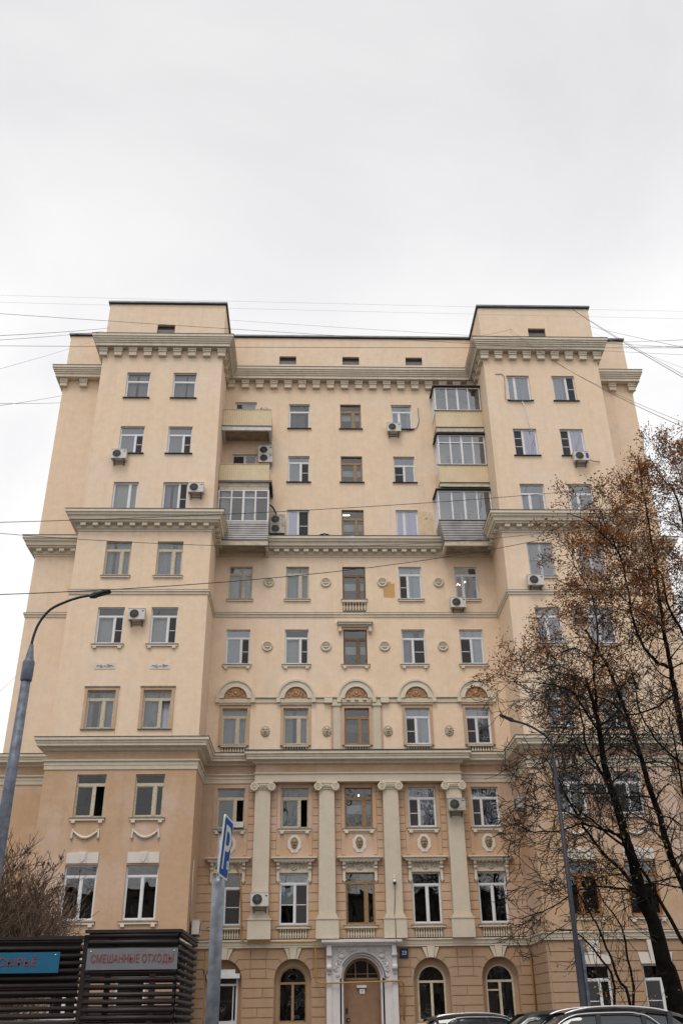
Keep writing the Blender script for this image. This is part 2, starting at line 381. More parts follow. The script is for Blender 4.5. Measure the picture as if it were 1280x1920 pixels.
windows = []   # (cx, plane, z0, z1, w, dict)
def W(cx, pl, z0, z1, w, **k): windows.append((cx, pl, z0, z1, w, k))
ROW = {0:(1.45,3.36), 1:(5.20,7.33), 2:(9.27,11.07), 3:(13.09,14.86), 4:(17.12,18.96), 5:(20.65,22.49), 6:(24.05,25.92), 7:(27.69,29.37), 8:(31.25,32.93)}
WA, WB = 1.20, 1.27
def rowA(r, c, **k): W(COL[c], A, ROW[r][0], ROW[r][1], 1.28 if r in (1, 2) else WA, **k)
def rowB(r, c, **k): W(WC[c], B, ROW[r][0], ROW[r][1], WB + (.08 if r == 1 else 0), **k)
V, K = 'pvc', 'creamwood'
# centre bays, top to bottom
rowA(8,2,fr=V,tr=.30,mu=0,cur='grey'); rowA(8,3,fr='wood',tr=.3,mu=.62,cur='half',br=.5); rowA(8,4,fr=V,tr=.28,mu=.38,cur='full',gl='glass_blue')
rowA(7,2,fr=V,tr=.24,mu=.60,scr='r',cur='grey',gl='glass_blue'); rowA(7,3,fr='wood',tr=.28,mu=.66,cur='half'); rowA(7,4,fr=V,tr=.34,mu=.48,scr='l',gl='glass_blue',cur='grey')
rowA(6,2,fr=V,tr=0,mu=.50,scr='r',cur='full',gl='glass_lilac'); rowA(6,3,fr='wood',tr=.3,mu=.66,cur='half',lamp='tube'); rowA(6,4,fr=V,tr=0,mu=.38,cur='full',gl='glass_lilac')
rowA(5,1,fr=K,tr=.24,mu=.62,cur='full'); rowA(5,2,fr=K,tr=.24,mu=.62,cur='full'); rowA(5,3,fr='darkwood',tr=.28,mu=.68,cur='half'); rowA(5,4,fr=V,tr=.24,mu=.38,scr='l',cur='full',gl='glass_blue'); rowA(5,5,fr=V,tr=.24,mu=.36,cur='none',warm=True,lamp='bulbs')
rowA(4,1,fr=V,tr=.24,mu=.64,scr='r',cur='grey',gl='glass_blue'); rowA(4,2,fr=V,tr=.24,mu=.66,scr='r',cur='blind'); rowA(4,3,fr='darkwood',tr=.28,mu=.62,cur='half'); rowA(4,4,fr=V,tr=.26,mu=.48,scr='r',cur='full'); rowA(4,5,fr=V,tr=.24,mu=.48,scr='l',cur='full',gl='glass_blue')
rowA(3,1,fr=K,tr=.24,mu=.62,cur='full'); rowA(3,2,fr=K,tr=.24,mu=.62,cur='full'); rowA(3,3,fr='wood',tr=.26,mu=.62,cur='halfgrey'); rowA(3,4,fr=V,tr=.24,mu=.42,scr='l',cur='full',gl='glass_blue'); rowA(3,5,fr=V,tr=.24,mu=.42,scr='l',cur='full',gl='glass_blue')
rowA(2,1,fr=K,tr=.27,mu=.66,op='r',cur='none'); rowA(2,2,fr=K,tr=.27,mu=.67,op='r',cur='grey'); rowA(2,3,fr='wood',tr=.28,mu=.70,cur='half',lamp='spot'); rowA(2,4,fr=V,tr=.27,mu=.38,scr='l',cur='full',gl='glass_blue'); rowA(2,5,fr=V,tr=.27,mu=.36,scr='l',cur='full',gl='glass_blue')
rowA(1,1,fr=V,tr=.28,mu=.42,scr='r',cur='none'); rowA(1,2,fr=V,tr=.2,mu=.54,scr='r',cur='sheet',bar='l'); rowA(1,3,fr='wood',tr=.2,mu=.70,cur='none',gl='glass_dark'); rowA(1,4,fr=V,tr=.24,mu=.52,cur='none',gl='glass_dark'); rowA(1,5,fr=V,tr=.24,mu=.50,cur='none',gl='glass_dark')
# left wing
rowB(8,'L1',fr=V,tr=.34,mu=0,cur='full'); rowB(8,'L2',fr=V,tr=.34,mu=0,cur='full')
rowB(7,'L1',fr=V,tr=.30,mu=.66,scr='r',cur='grey',gl='glass_blue'); rowB(7,'L2',fr=V,tr=.30,mu=.66,scr='r',cur='grey',gl='glass_blue')
rowB(6,'L1',fr=V,tr=0,mu=.66,cur='blind'); rowB(6,'L2',fr=V,tr=0,mu=.66,scr='r',cur='full')
rowB(5,'L1',fr=K,tr=.26,mu=.64,cur='full'); rowB(5,'L2',fr=K,tr=.26,mu=.64,cur='full')
rowB(4,'L1',fr=V,tr=.24,mu=.66,scr='r',cur='blind'); rowB(4,'L2',fr=V,tr=.24,mu=.66,scr='r',cur='blind')
rowB(3,'L1',fr=K,tr=.24,mu=.60,cur='full'); rowB(3,'L2',fr=K,tr=.24,mu=.62,op='r',cur='full')
rowB(2,'L1',fr=K,tr=.25,mu=.62,op='r',cur='none',gl='glass_old'); rowB(2,'L2',fr=K,tr=.25,mu=.68,cur='none',gl='glass_old')
rowB(1,'L1',fr=V,tr=.2,mu=.52,cur='none',gl='glass_dark'); rowB(1,'L2',fr=V,tr=.2,mu=.52,cur='none',gl='glass_dark')
# right wing
rowB(8,'R1',fr=V,tr=0,mu=.34,cur='full',gl='glass_blue'); rowB(8,'R2',fr=V,tr=0,mu=.62,scr='r',cur='full',gl='glass_blue')
rowB(7,'R1',fr=V,tr=0,mu=.40,scr='l3',cur='full',gl='glass_lilac'); rowB(7,'R2',fr=V,tr=0,mu=.40,scr='l3',cur='full',gl='glass_lilac')
rowB(6,'R1',fr=V,tr=.3,mu=.38,cur='grey',gl='glass_blue'); rowB(6,'R2',fr=V,tr=.3,mu=.38,cur='grey',gl='glass_blue')
rowB(5,'R1',fr='greyalu',tr=0,mu=.50,scr='4',cur='none',gl='glass_blue'); rowB(5,'R2',fr='greyalu',tr=0,mu=.50,scr='4',cur='none',gl='glass_blue')
rowB(4,'R1',fr=V,tr=.24,mu=.42,cur='grey',gl='glass_blue'); rowB(4,'R2',fr=V,tr=.24,mu=.42,cur='grey',gl='glass_blue')
rowB(3,'R1',fr=V,tr=.24,mu=.5,cur='grey',gl='glass_blue'); rowB(3,'R2',fr=V,tr=.24,mu=.5,cur='grey',gl='glass_dark')
rowB(2,'R1',fr=V,tr=.25,mu=.45,cur='grey'); rowB(2,'R2',fr=V,tr=.25,mu=.5,scr='l',cur='grey')
rowB(1,'R1',fr='orangewood',tr=.25,mu=.4,cur='none',gl='glass_dark'); rowB(1,'R2',fr='orangewood',tr=.25,mu=.4,cur='none',gl='glass_dark')
# balcony doors
BDL, BDR = -3.85, 8.15
W(BDL, A, 30.95, 33.04, 1.25, fr=V, tr=.0, mu=0, cur='grey', gl='glass_blue', bal=1); W(-3.79, A, 27.4, 29.46, 1.38, fr=V, tr=0, mu=.5, scr='l', cur='none', bal=1)
W(BDL, A, 23.9, 25.9, 1.3, fr=V, tr=0, mu=.5, cur='none', bal=1)
for z in (30.95, 27.4, 23.9): W(BDR, A, z, z+2.0, 1.3, fr=V, tr=0, mu=.5, cur='none', bal=1)
# ground-floor windows of the wings (square heads)
for x in (XC+9.25, XC+11.75): W(x, B, 1.35, 3.38, 1.15, fr=V, tr=.26, mu=.60, scr='l', cur='none', gl='glass_dark')
W(-7.10, B, 1.35, 3.35, 1.2, fr=V, tr=.12, mu=0, cur='none', gl='glass_dark', shop=1); W(-9.7, B, 1.35, 3.35, 1.15, fr=V, tr=.26, mu=.55, cur='none', gl='glass_dark')

def wall_holes(mb, y, x0, x1, z0, z1, holes):
    "front sheet at y with openings (hx0,hx1,hz0,hz1,depth,arch) and their reveals"
    H = [h for h in holes if h[0] < x1 and h[1] > x0 and h[2] < z1 and h[3] > z0]
    xs = sorted({x0, x1} | {min(max(h[i], x0), x1) for h in H for i in (0, 1)})
    zs = sorted({z0, z1} | {min(max(h[i], z0), z1) for h in H for i in (2, 3)})
    for i in range(len(xs)-1):
        for j in range(len(zs)-1):
            cx, cz = (xs[i]+xs[i+1])/2, (zs[j]+zs[j+1])/2
            if any(h[0] < cx < h[1] and h[2] < cz < h[3] for h in H): continue
            mb.quad((xs[i],y,zs[j]), (xs[i+1],y,zs[j]), (xs[i+1],y,zs[j+1]), (xs[i],y,zs[j+1]))
    for h in H:
        a, b, c, d, dep = h[:5]; arch = len(h) > 5 and h[5]
        y2 = y+dep; c = max(c, z0)
        if not arch:
            d = min(d, z1)
            mb.quad((a,y,c),(a,y,d),(a,y2,d),(a,y2,c)); mb.quad((b,y,c),(b,y2,c),(b,y2,d),(b,y,d))
            mb.quad((a,y,d),(b,y,d),(b,y2,d),(a,y2,d)); mb.quad((a,y,c),(a,y2,c),(b,y2,c),(b,y,c))
        else:
            R = (b-a)/2; xc = (a+b)/2; sp = d-R; n = 20
            arc = [(xc+R*cos(pi*k/n), sp+R*sin(pi*k/n)) for k in range(n+1)]
            for k in range(n):
                p, q = arc[k], arc[k+1]; cor = (b, d) if k < n/2 else (a, d)
                mb.add([(p[0],y,p[1]), (q[0],y,q[1]), (cor[0],y,cor[1])], [(0,1,2)])
                mb.quad((p[0],y,p[1]), (p[0],y2,p[1]), (q[0],y2,q[1]), (q[0],y,q[1]))
            mb.quad((a,y,c),(a,y,sp),(a,y2,sp),(a,y2,c)); mb.quad((b,y,c),(b,y2,c),(b,y2,sp),(b,y,sp))
            mb.quad((a,y,c),(a,y2,c),(b,y2,c),(b,y,c))

RD = .17
holesA, holesB = [], []
for cx, pl, z0, z1, w, k in windows:
    (holesA if pl == A else holesB).append((cx-w/2, cx+w/2, z0, z1, RD))
ARCH = [(COL[1], 0), (COL[2], 0), (COL[4]+.03, 0), (COL[5]+.02, 0)]
AR, AZ1, AZ0 = .775, 3.87, 1.40
for x, _ in ARCH: holesA.append((x-AR, x+AR, AZ0, AZ1, .30, True))
holesA.append((1.24, 3.12, 0, 4.02, .25, True))
VENTS = [(XC+x, A, 35.82) for x in (-3.68, .08, 3.86)] + [(XC+x, B, 35.72) for x in (-10.5, 10.65)]
for x, pl, z in VENTS: (holesA if pl == A else holesB).append((x-.5, x+.5, z, z+.60, .2))

ZG, ZT, ZTOP = 4.45, 12.35, 37.85     # ground / tan / cream zones
for nm, mt, z0, z1 in (('ground_floor_wall','brown',0,ZG), ('lower_storey_wall','tan',ZG,ZT), ('upper_storey_wall','cream',ZT,ZTOP)):
    mb = MB()
    wall_holes(mb, A, XI0, XI1, z0, z1, holesA)
    for x0, x1 in ((XE0, XO0), (XO1, XE1)): wall_holes(mb, A, x0, x1, z0, z1, [])
    for x0, x1 in ((XO0, XI0), (XI1, XO1)):
        wall_holes(mb, B, x0, x1, z0, z1, holesB)
        for x in (x0, x1):
            mb.quad((x,B,z0),(x,A,z0),(x,A,z1),(x,B,z1))
    for x in (XE0, XE1): mb.quad((x,A,z0),(x,YB,z0),(x,YB,z1),(x,A,z1))
    mb.quad((XE0,YB,z0),(XE1,YB,z0),(XE1,YB,z1),(XE0,YB,z1))
    if z1 == ZTOP:
        for x0, x1, y in ((XE0, XO0, A), (XO0, XI0, B), (XI0, XI1, A), (XI1, XO1, B), (XO1, XE1, A)):
            mb.quad((x0,y,z1),(x1,y,z1),(x1,YB,z1),(x0,YB,z1))
    part(nm, mb, M[mt], bld)

PLAN = [(XE0,YB),(XE0,A),(XO0,A),(XO0,B),(XI0,B),(XI0,A),(XI1,A),(XI1,B),(XO1,B),(XO1,A),(XE1,A),(XE1,YB)]
def offset_path(path, d):
    out = []
    n = len(path)
    for i in range(n):
        nn = []
        for a, b in ((i-1, i), (i, i+1)):
            if a < 0 or b >= n: continue
            dx, dy = path[b][0]-path[a][0], path[b][1]-path[a][1]; l = hypot(dx, dy); nn.append((dy/l, -dx/l))
        if len(nn) == 1: nx, ny = nn[0]; out.append((path[i][0]+nx*d, path[i][1]+ny*d))
        else:
            (ax, ay), (bx, by) = nn; k = 1+ax*bx+ay*by
            out.append((path[i][0]+(ax+bx)/k*d, path[i][1]+(ay+by)/k*d))
    return out
def sweep(mb, path, prof):
    rows = [[(x, y, z) for x, y in offset_path(path, o)] for o, z in prof]
    n = len(path); vs = [p for r in rows for p in r]; k = len(rows)
    fs = [(i*n+j, i*n+j+1, (i+1)*n+j+1, (i+1)*n+j) for i in range(k-1) for j in range(n-1)]
    mb.add(vs, fs)
    for j in (0, n-1): mb.add([r[j] for r in rows], [tuple(range(k))])
def cornice(nm, path, prof, mt='trim', flash=None):
    mb = MB(); sweep(mb, path, prof); c = part(nm, mb, M[mt], bld)
    if flash:
        o, z = flash; mb = MB(); sweep(mb, path, [(-.02, z+.04), (o+.02, z+.018), (o+.02, z-.008), (o-.01, z-.008), (-.02, z-.008)])
        part('flashing', mb, M['flash'], c)
    return c
def steps(z, o, hs, os_, zend, oend):
    "stepped profile going down and in"
    p = [(0, z), (o, z)]
    for h, d in zip(hs, os_): z -= h; p += [(o, z), (o-d, z)]; o -= d
    p += [(o, zend), (oend, zend), (oend, zend-.01), (0, zend-.01)]
    return p
# the modillioned top cornice
top = cornice('top_cornice', PLAN, steps(35.20, .60, (.17,.12,.11,.11), (.05,.05,.05,.05), 34.50, .0), flash=(.60, 35.20))
mo = MB()
mo.box(-.235, .235, -.27, 0, -.13, 0); mo.box(-.225, .225, -.235, 0, -.24, -.13); mo.box(-.20, .20, -.19, 0, -.46, -.24); mo.box(-.212, .212, -.20, 0, -.49, -.46)
mo_me = mo.mesh('modillion', M['trim'])
def modillions(x0, x1, n, y, z):
    for i in range(n): inst('modillion', mo_me, top, (x0+(x1-x0)*i/(n-1), y, z))
modillions(XO0+.02, XI0-.05, 9, B, 34.485); modillions(XI1+.05, XO1-.02, 9, B, 34.485)
modillions(XI0+.28, XI1-.28, 18, A, 34.485)
modillions(XE0+.05, XO0-.55, 3, A, 34.485); modillions(XO1+.55, XE1-.05, 3, A, 34.485)
for xs, sgn in ((XI0, 1), (XI1, -1), (XO0, -1), (XO1, 1)):
    for k in range(3): inst('modillion', mo_me, top, (xs, B+.35+.8*k, 34.485), (0, 0, sgn*pi/2))
# mid cornice
prof = [(0,24.02),(.62,24.02),(.62,23.86),(.56,23.84),(.55,23.74),(.47,23.68),(.44,23.52),(.36,23.50),(.36,23.42),(.10,23.40),(.10,23.16),(.04,23.14),(.04,23.04),(0,23.03)]
mid = cornice('middle_cornice', PLAN, prof, flash=(.62, 24.02))
mo = MB(); mo.box(-.13, .13, -.22, 0, -.15, 0); mu_me = mo.mesh('mutule', M['trim'])
def mutules(x0, x1, n, y):
    for i in range(n): inst('mutule', mu_me, mid, (x0+(x1-x0)*(i+.5)/n, y-.10, 23.395))
mutules(XO0-.05, XI0+.05, 11, B); mutules(XI1-.05, XO1+.05, 11, B); mutules(XI0+2.9, XI1-2.9, 17, A); mutules(XE0-.05, XO0, 5, A); mutules(XO1, XE1+.05, 5, A)
for x0, dd in ((XI0, .1), (XI1, -.1)):
    for k in range(4): inst('mutule', mu_me, mid, (x0+dd, B+.35+.6*k, 23.395), (0, 0, pi/2 if dd > 0 else -pi/2))
cornice('string_course', PLAN, [(0,19.84),(.10,19.84),(.10,19.76),(.05,19.74),(.05,19.63),(0,19.62)], 'trim', flash=(.08, 19.84))
# entablature between tan and cream
ent = cornice('entablature_cornice', PLAN, [(0,12.60),(.50,12.60),(.50,12.47),(.44,12.45),(.43,12.36),(.40,12.33),(.40,12.24),(.16,12.22),(.14,12.12),(.06,12.08),(0,12.07)], 'trim', flash=(.50, 12.60))
cornice('architrave_band', PLAN, [(0,11.70),(.12,11.70),(.12,11.63),(.06,11.62),(.06,11.46),(.04,11.45),(.04,11.28),(0,11.27)], 'trim_light')
cornice('ground_floor_belt', PLAN, [(0,4.62),(.22,4.62),(.22,4.56),(.14,4.54),(.14,4.40),(.11,4.39),(.11,4.31),(0,4.30)], 'trim', flash=(.20, 4.62))

# coping on the parapets
def coping(x0, x1, y, yb, z):
    mb = MB(); mb.box(x0-.10, x1+.10, y-.12, yb, z+.003, z+.11); c = part('parapet_coping', mb, M['coping'], bld)
    mb = MB(); mb.box(x0-.06, x1+.06, y-.07, yb, z-.06, z); part('coping_drip', mb, M['flash'], c)
coping(XE0, XO0-.12, A, YB, ZTOP); coping(XI0+.12, XI1-.12, A, YB, ZTOP); coping(XO1+.12, XE1, A, YB, ZTOP)
coping(XO0, XI0, B, YB, ZTOP+.004); coping(XI1, XO1, B, YB, ZTOP+.004)
for x, pl, z in VENTS:
    mb = MB(); mb.box(x-.5, x+.5, pl+.16, pl+.19, z, z+.60)
    v = part('attic_vent', mb, M['black'], bld)
    mb = MB(); mb.box(x-.5, x+.5, pl+.145, pl+.158, z, z+.36); part('louvre_panel', mb, M['steelgrey'], v)

# ------------------------------------------------------------------ windows
def pleats(mb, x0, x1, z0, z1, y, amp=.035, wl=.11):
    n = max(6, int((x1-x0)/wl*4)); ph = random.random()*6
    top_ = [(x0+(x1-x0)*i/n, y+amp*sin(i*2*pi/4+ph)*(.6+.4*sin(i*.7+ph)), z1) for i in range(n+1)]
    bot = [(p[0]+random.uniform(-.008, .008), y+(p[1]-y)*1.3, z0) for p in top_]
    mb.add(top_+bot, [(i, i+1, n+2+i, n+1+i) for i in range(n)], True)
def build_window(cx, pl, z0, z1, w, k):
    fr = M[k['fr']]; yf = pl+RD-.06; h = z1-z0; x0, x1 = cx-w/2, cx+w/2
    tr, mu, scr = k.get('tr', 0), k.get('mu', 0), k.get('scr', '')
    pv = k['fr'] in ('pvc', 'greyalu')
    b = .055 if pv else .05; mbw = .075 if pv else .13
    mb = MB(); D = .07
    def bar(a, b2, c, d, y0=yf, y1=None): mb.box(a, b2, y0, (y1 or yf+D), c, d)
    bar(x0, x0+b, z0, z1); bar(x1-b, x1, z0, z1); bar(x0+b, x1-b, z1-b, z1); bar(x0+b, x1-b, z0, z0+b*1.2)
    zt = z1 - h*tr if tr else z1
    if tr: bar(x0+b, x1-b, zt-.045, zt+.045, yf-.01)
    panes = []
    ztop = (zt-.045) if tr else z1-b
    xm = x0+w*mu if mu else None
    sw = .035
    def sash(a, b2, c, d):
        mb.box(a, a+sw, yf+.012, yf+.05, c, d); mb.box(b2-sw, b2, yf+.012, yf+.05, c, d)
        mb.box(a+sw, b2-sw, yf+.012, yf+.05, d-sw, d); mb.box(a+sw, b2-sw, yf+.012, yf+.05, c, c+sw)
    if tr: panes.append((x0+b, x1-b, zt+.045, z1-b, 't'))
    if xm:
        bar(xm-mbw/2, xm+mbw/2, z0+b*1.2, ztop, yf-.012)
        panes += [(x0+b, xm-mbw/2, z0+b*1.2, ztop, 'l'), (xm+mbw/2, x1-b, z0+b*1.2, ztop, 'r')]
    else: panes.append((x0+b, x1-b, z0+b*1.2, ztop, 'c'))
    op = k.get('op')
    for a, b2, c, d, sd_ in panes:
        if sd_ in 'lrc' and not (op == sd_): sash(a, b2, c, d)
    midz = (z0+ztop)/2
    for a, b2, c, d, sd_ in panes:
        if (sd_ in scr) or scr == '4' or k.get('bar') == sd_:
            if sd_ == 't': continue
            zz = [midz] if '3' not in scr else [c+(d-c)/3, c+(d-c)*2/3]
            for q in zz: mb.box(a+sw, b2-sw, yf-.012, yf+.045, q-.016, q+.016)
    if k['fr'] == 'creamwood' or k['fr'] == 'wood' or k['fr'] == 'darkwood':
        mb.box(x0+b, x1-b, yf+.0, yf+.03, zt+.045, zt+.09) if tr else None
    win = part('window', mb, fr, bld, o=(cx, pl, z0))
    gm = M[k.get('gl', 'glass')]
    for a, b2, c, d, sd_ in panes:
        if op == sd_:
            # casement swung inward: its frame stands behind, edge on
            q = MB(); hx = b2 if sd_ == 'r' else a; s_ = -1 if sd_ == 'r' else 1
            q.box(hx-.02, hx+.02, yf+.05, yf+.05+(b2-a)*.8, c, c+.05); q.box(hx-.02, hx+.02, yf+.05, yf+.05+(b2-a)*.8, d-.05, d)
            q.box(hx-.02, hx+.02, yf+.05, yf+.10, c+.05, d-.05)
            part('open_casement', q, fr, win, o=(cx, pl, z0)); continue
        q = MB(); q.quad((a,yf+.03,c),(b2,yf+.03,c),(b2,yf+.03,d),(a,yf+.03,d))
        part('pane', q, gm, win, o=(a, pl, c))
        if sd_ in scr and sd_ != 't' and scr != '4':
            q = MB(); q.box(a+sw*.6, b2-sw*.6, yf-.004, yf+.0, c+sw, d-sw); ob = part('insect_screen', q, M['scrn'], win, o=(a, pl, c))
    cur = k.get('cur', 'none'); yc = pl+RD+.14
    q = MB(); cm = 'curtain'
    if cur == 'full':
        g_ = random.uniform(0, .22)*w; mid_ = cx+random.uniform(-.2, .2)*w
        pleats(q, x0, mid_-g_/2, z0, z1, yc); pleats(q, mid_+g_/2, x1, z0, z1, yc)
    elif cur == 'grey': cm = 'curtain_grey'; pleats(q, x0, x1-random.uniform(0, .5)*w, z0, z1, yc)
    elif cur == 'blind':
        cm = 'blind'; zb = z0+h*random.choice((.06, .10, .02)); q.box(x0, x1, yc, yc+.01, zb, z1-h*tr*.9 if tr else z1)
    elif cur in ('half', 'halfgrey'):
        cm = 'blind' if cur == 'half' else 'curtain_grey'; zz = z0+h*random.uniform(.30, .42); q.box(x0, x1, yc, yc+.01, zz, zz+h*.22)
    elif cur == 'sheet':
        cm = 'sheet'
        q.quad((x0+.05,yf+.06,zt+.04),(x1-.05,yf+.06,zt+.04),(x1-.05,yf+.06,z1-.05),(x0+.05,yf+.06,z1-.05))
        n = 8; vs = []
        for i in range(n+1):
            for j in range(n+1):
                u_, v_ = i/n, j/n; xx = x0+.07+(xm-mbw/2-.07-x0-.03)*u_; top_z = ztop-.03-.10*sin(pi*u_)*(1-v_)
                zlo = midz+.02; zz = top_z+(zlo-top_z)*v_
                vs.append((xx, yf+.075+.03*sin(7*u_+3*v_)*sin(3*v_+1), zz))
        q.add(vs, [(i*(n+1)+j, (i+1)*(n+1)+j, (i+1)*(n+1)+j+1, i*(n+1)+j+1) for i in range(n) for j in range(n)], True)
    if q.v: part('window_blind' if cm == 'blind' else 'curtain', q, M[cm], win, o=(cx, pl, z0))
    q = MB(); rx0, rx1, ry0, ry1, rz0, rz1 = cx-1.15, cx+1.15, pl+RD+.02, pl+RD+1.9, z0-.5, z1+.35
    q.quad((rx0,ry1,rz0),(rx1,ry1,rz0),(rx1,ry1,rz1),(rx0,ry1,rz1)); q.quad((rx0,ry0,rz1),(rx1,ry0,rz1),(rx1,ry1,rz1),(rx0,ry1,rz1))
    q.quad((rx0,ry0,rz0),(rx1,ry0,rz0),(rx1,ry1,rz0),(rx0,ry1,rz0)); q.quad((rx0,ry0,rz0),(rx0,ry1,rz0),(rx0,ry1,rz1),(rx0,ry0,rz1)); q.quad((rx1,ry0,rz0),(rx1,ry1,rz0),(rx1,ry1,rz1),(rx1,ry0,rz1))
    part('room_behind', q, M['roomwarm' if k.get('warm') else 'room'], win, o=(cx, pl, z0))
    lp = k.get('lamp')
    if lp:
        q = MB()
        if lp == 'bulbs':
            for dx, dz in ((-.30, -.62), (-.22, -.68), (-.38, -.70), (.05, -.52), (.10, -.50), (.02, -.60)): q.blob((cx+dx, pl+.9, z1+dz+.05), (.035,.035,.04), 6)
        elif lp == 'tube': q.box(cx-.5, cx-.12, pl+.8, pl+.88, z1+.10, z1+.13)
        else: q.blob((cx+.05, pl+.8, z1-.2), (.04,.04,.05), 6)
        part('lamp_inside', q, M['bulb' if lp == 'bulbs' else 'tubelight'], win, o=(cx, pl, z0))
    if k.get('bal'): return win
    # outer sill
    q = MB(); row = next((r for r, v in ROW.items() if abs(v[0]-z0) < .02), 0)
    e = .09 if row >= 5 else .13
    q.box(x0-e, x1+e, pl-.10, pl-.002, z0-.065, z0-.03); q.box(x0+.002, x1-.002, pl-.002, pl+RD-.06, z0, z0+.012)
    part('sill', q, M['flash' if row > 5 else 'sill'], win, o=(cx, pl, z0))
    if row in (4, 5, 1, 2) or (row == 0 and pl == B):
        q = MB(); q.box(x0-e+.03, x1+e-.03, pl-.08, pl, z0-.15, z0-.068)
        if row in (4, 2) or (row == 1 and pl == B):
            for xx in (x0-.02, x1-.14): q.box(xx, xx+.16, pl-.10, pl, z0-.25, z0-.152)
        if row == 2 and pl == A:
            for i in range(11): q.box(x0+.16+i*(w-.36)/10, x0+.205+i*(w-.36)/10, pl-.05, pl, z0-.225, z0-.152)
        part('sill_moulding', q, M['trim'], win, o=(cx, pl, z0))
    return win
def scrn():
    mt = bpy.data.materials.new('insect_screen_mesh'); mt.use_nodes = True; t = mt.node_tree; t.nodes.clear()
    o = N(t, 'ShaderNodeOutputMaterial'); mx = N(t, 'ShaderNodeMixShader'); mx.inputs[0].default_value = .80
    tr = N(t, 'ShaderNodeBsdfTransparent'); d = N(t, 'ShaderNodeBsdfDiffuse'); d.inputs[0].default_value = (.075,.073,.075,1)
    t.links.new(tr.outputs[0], mx.inputs[1]); t.links.new(d.outputs[0], mx.inputs[2]); t.links.new(mx.outputs[0], o.inputs[0]); return mt
M['scrn'] = scrn()
wins = {}
for args in windows:
    wn = build_window(*args)
    wins[(round(args[0], 2), round(args[2], 2))] = wn
def win_at(cx, z0): return wins[(round(cx, 2), round(z0, 2))]

# moulded surrounds of the third storey (above the entablature)
def surround(cx, pl, z0, z1, w, mt='tan', bw=.13):
    mb = MB(); x0, x1 = cx-w/2, cx+w/2
    mb.box(x0-bw, x0-.004, pl-.05, pl, z0-.03, z1+bw); mb.box(x1+.004, x1+bw, pl-.05, pl, z0-.03, z1+bw); mb.box(x0-.004, x1+.004, pl-.05, pl, z1+.004, z1+bw)
    s_ = part('window_surround', mb, M[mt], bld, o=(cx, pl, z0))
    mb = MB(); mb.box(x0-bw-.035, x1+bw+.035, pl-.085, pl, z1+bw+.002, z1+bw+.05); part('drip_mould', mb, M['sill'], s_, o=(cx, pl, z0))
for c in COL: surround(COL[c], A, *ROW[3], WA)
for c in WC: surround(WC[c], B, *ROW[3], WB)
for c in WC:
    mb = MB(); z = ROW[3][0]; mb.box(WC[c]-.76, WC[c]+.76, B-.03, B, z-.36, z-.07); part('apron_panel', mb, M['cream'], bld, o=(WC[c], B, z))
    mb = MB(); mb.box(WC[c]-.80, WC[c]+.80, B-.05, B, z-.39, z-.363); part('apron_ledge', mb, M['trim'], bld, o=(WC[c], B, z))

# balustrades below windows: turned balusters joined (4-5 px each in the photo)
def balustrade(cx, z0, z1, w, n=10, pl=A):
    f = MB(); f.box(cx-w/2-.03, cx+w/2+.03, pl-.13, pl, z1, z1+.06); 
    fr_ = part('balustrade_rail', f, M['trim_light'], bld, o=(cx, pl, z0))
    bk = MB(); bk.box(cx-w/2, cx+w/2, pl-.012, pl-.002, z0, z1); part('balustrade_back', bk, M['darkgold'], fr_, o=(cx, pl, z0))
    mb = MB(); h = z1-z0
    for i in range(n):
        x = cx-w/2+w*(i+.5)/n; r = w/n*.42
        mb.lathe([(r*.9,0),(r*.9,h*.08),(r*.5,h*.12),(r,h*.30),(r*.95,h*.42),(r*.42,h*.62),(r*.42,h*.80),(r*.75,h*.84),(r*.75,h*.9),(r*.9,h*.92),(r*.9,h)], 6, (x, pl-.065, z0))
    part('balusters', mb, M['trim_light'], fr_, o=(cx, pl, z0), kind='stuff')
for c in COL: balustrade(COL[c], 4.66, 5.05, 1.2, 11)
balustrade(COL[3], 19.95, 20.42, 1.2, 8)
for c in COL: balustrade(COL[c], 12.66, 12.97, 1.15, 9)

# ------------------------------------------------------------------ reliefs
def face_mesh(w, h, d, mat, lion=False):
    mb = MB(); n, k = 22, 9; vs = [(0, -d*1.05, 0)]
    def dep(x, z):
        r = min(1, sqrt(x*x+z*z)); y = d*sqrt(max(0, 1-r**2.2))
        G = lambda cx, cz, sx_, sz: math.exp(-((x-cx)/sx_)**2-((z-cz)/sz)**2)
        y += d*.55*G(0, -.02, .14, .30)+d*.25*G(0, -.18, .2, .12)
        y -= d*.65*(G(-.38, .16, .2, .13)+G(.38, .16, .2, .13))
        y += d*.25*(G(-.38, .36, .28, .1)+G(.38, .36, .28, .1))
        y -= d*.55*G(0, -.48, .3, .09); y += d*.2*G(0, -.66, .3, .12)
        return y
    for i in range(1, k+1):
        for j in range(n):
            a = 2*pi*j/n; r = i/k; x, z = r*cos(a), r*sin(a)
            vs.append((x*w/2, -dep(x, z), z*h/2))
    fs = [(0, 1+j, 1+(j+1) % n) for j in range(n)]
    fs += [(1+(i-1)*n+j, 1+i*n+j, 1+i*n+(j+1) % n, 1+(i-1)*n+(j+1) % n) for i in range(1, k) for j in range(n)]
    mb.add(vs, fs, True)
    if lion:
        for j in range(14):
            a = 2*pi*j/14; mb.blob((w*.52*cos(a), -d*.25, h*.50*sin(a)), (w*.14, d*.35, h*.14), 6)
    else:
        for j in range(9):
            a = pi*(j/8); mb.blob((w*.46*cos(a), -d*.2, h*.08+h*.44*sin(a)), (w*.12, d*.3, h*.11), 6)
    return mb.mesh('mask', mat)
lion_me = face_mesh(.34, .44, .12, M['orngrey'], True)
for dx in (-1.5, -.5, .5, 1.5): inst('lion_mask', lion_me, bld, (XC+dx*S+.02, A, 13.75))
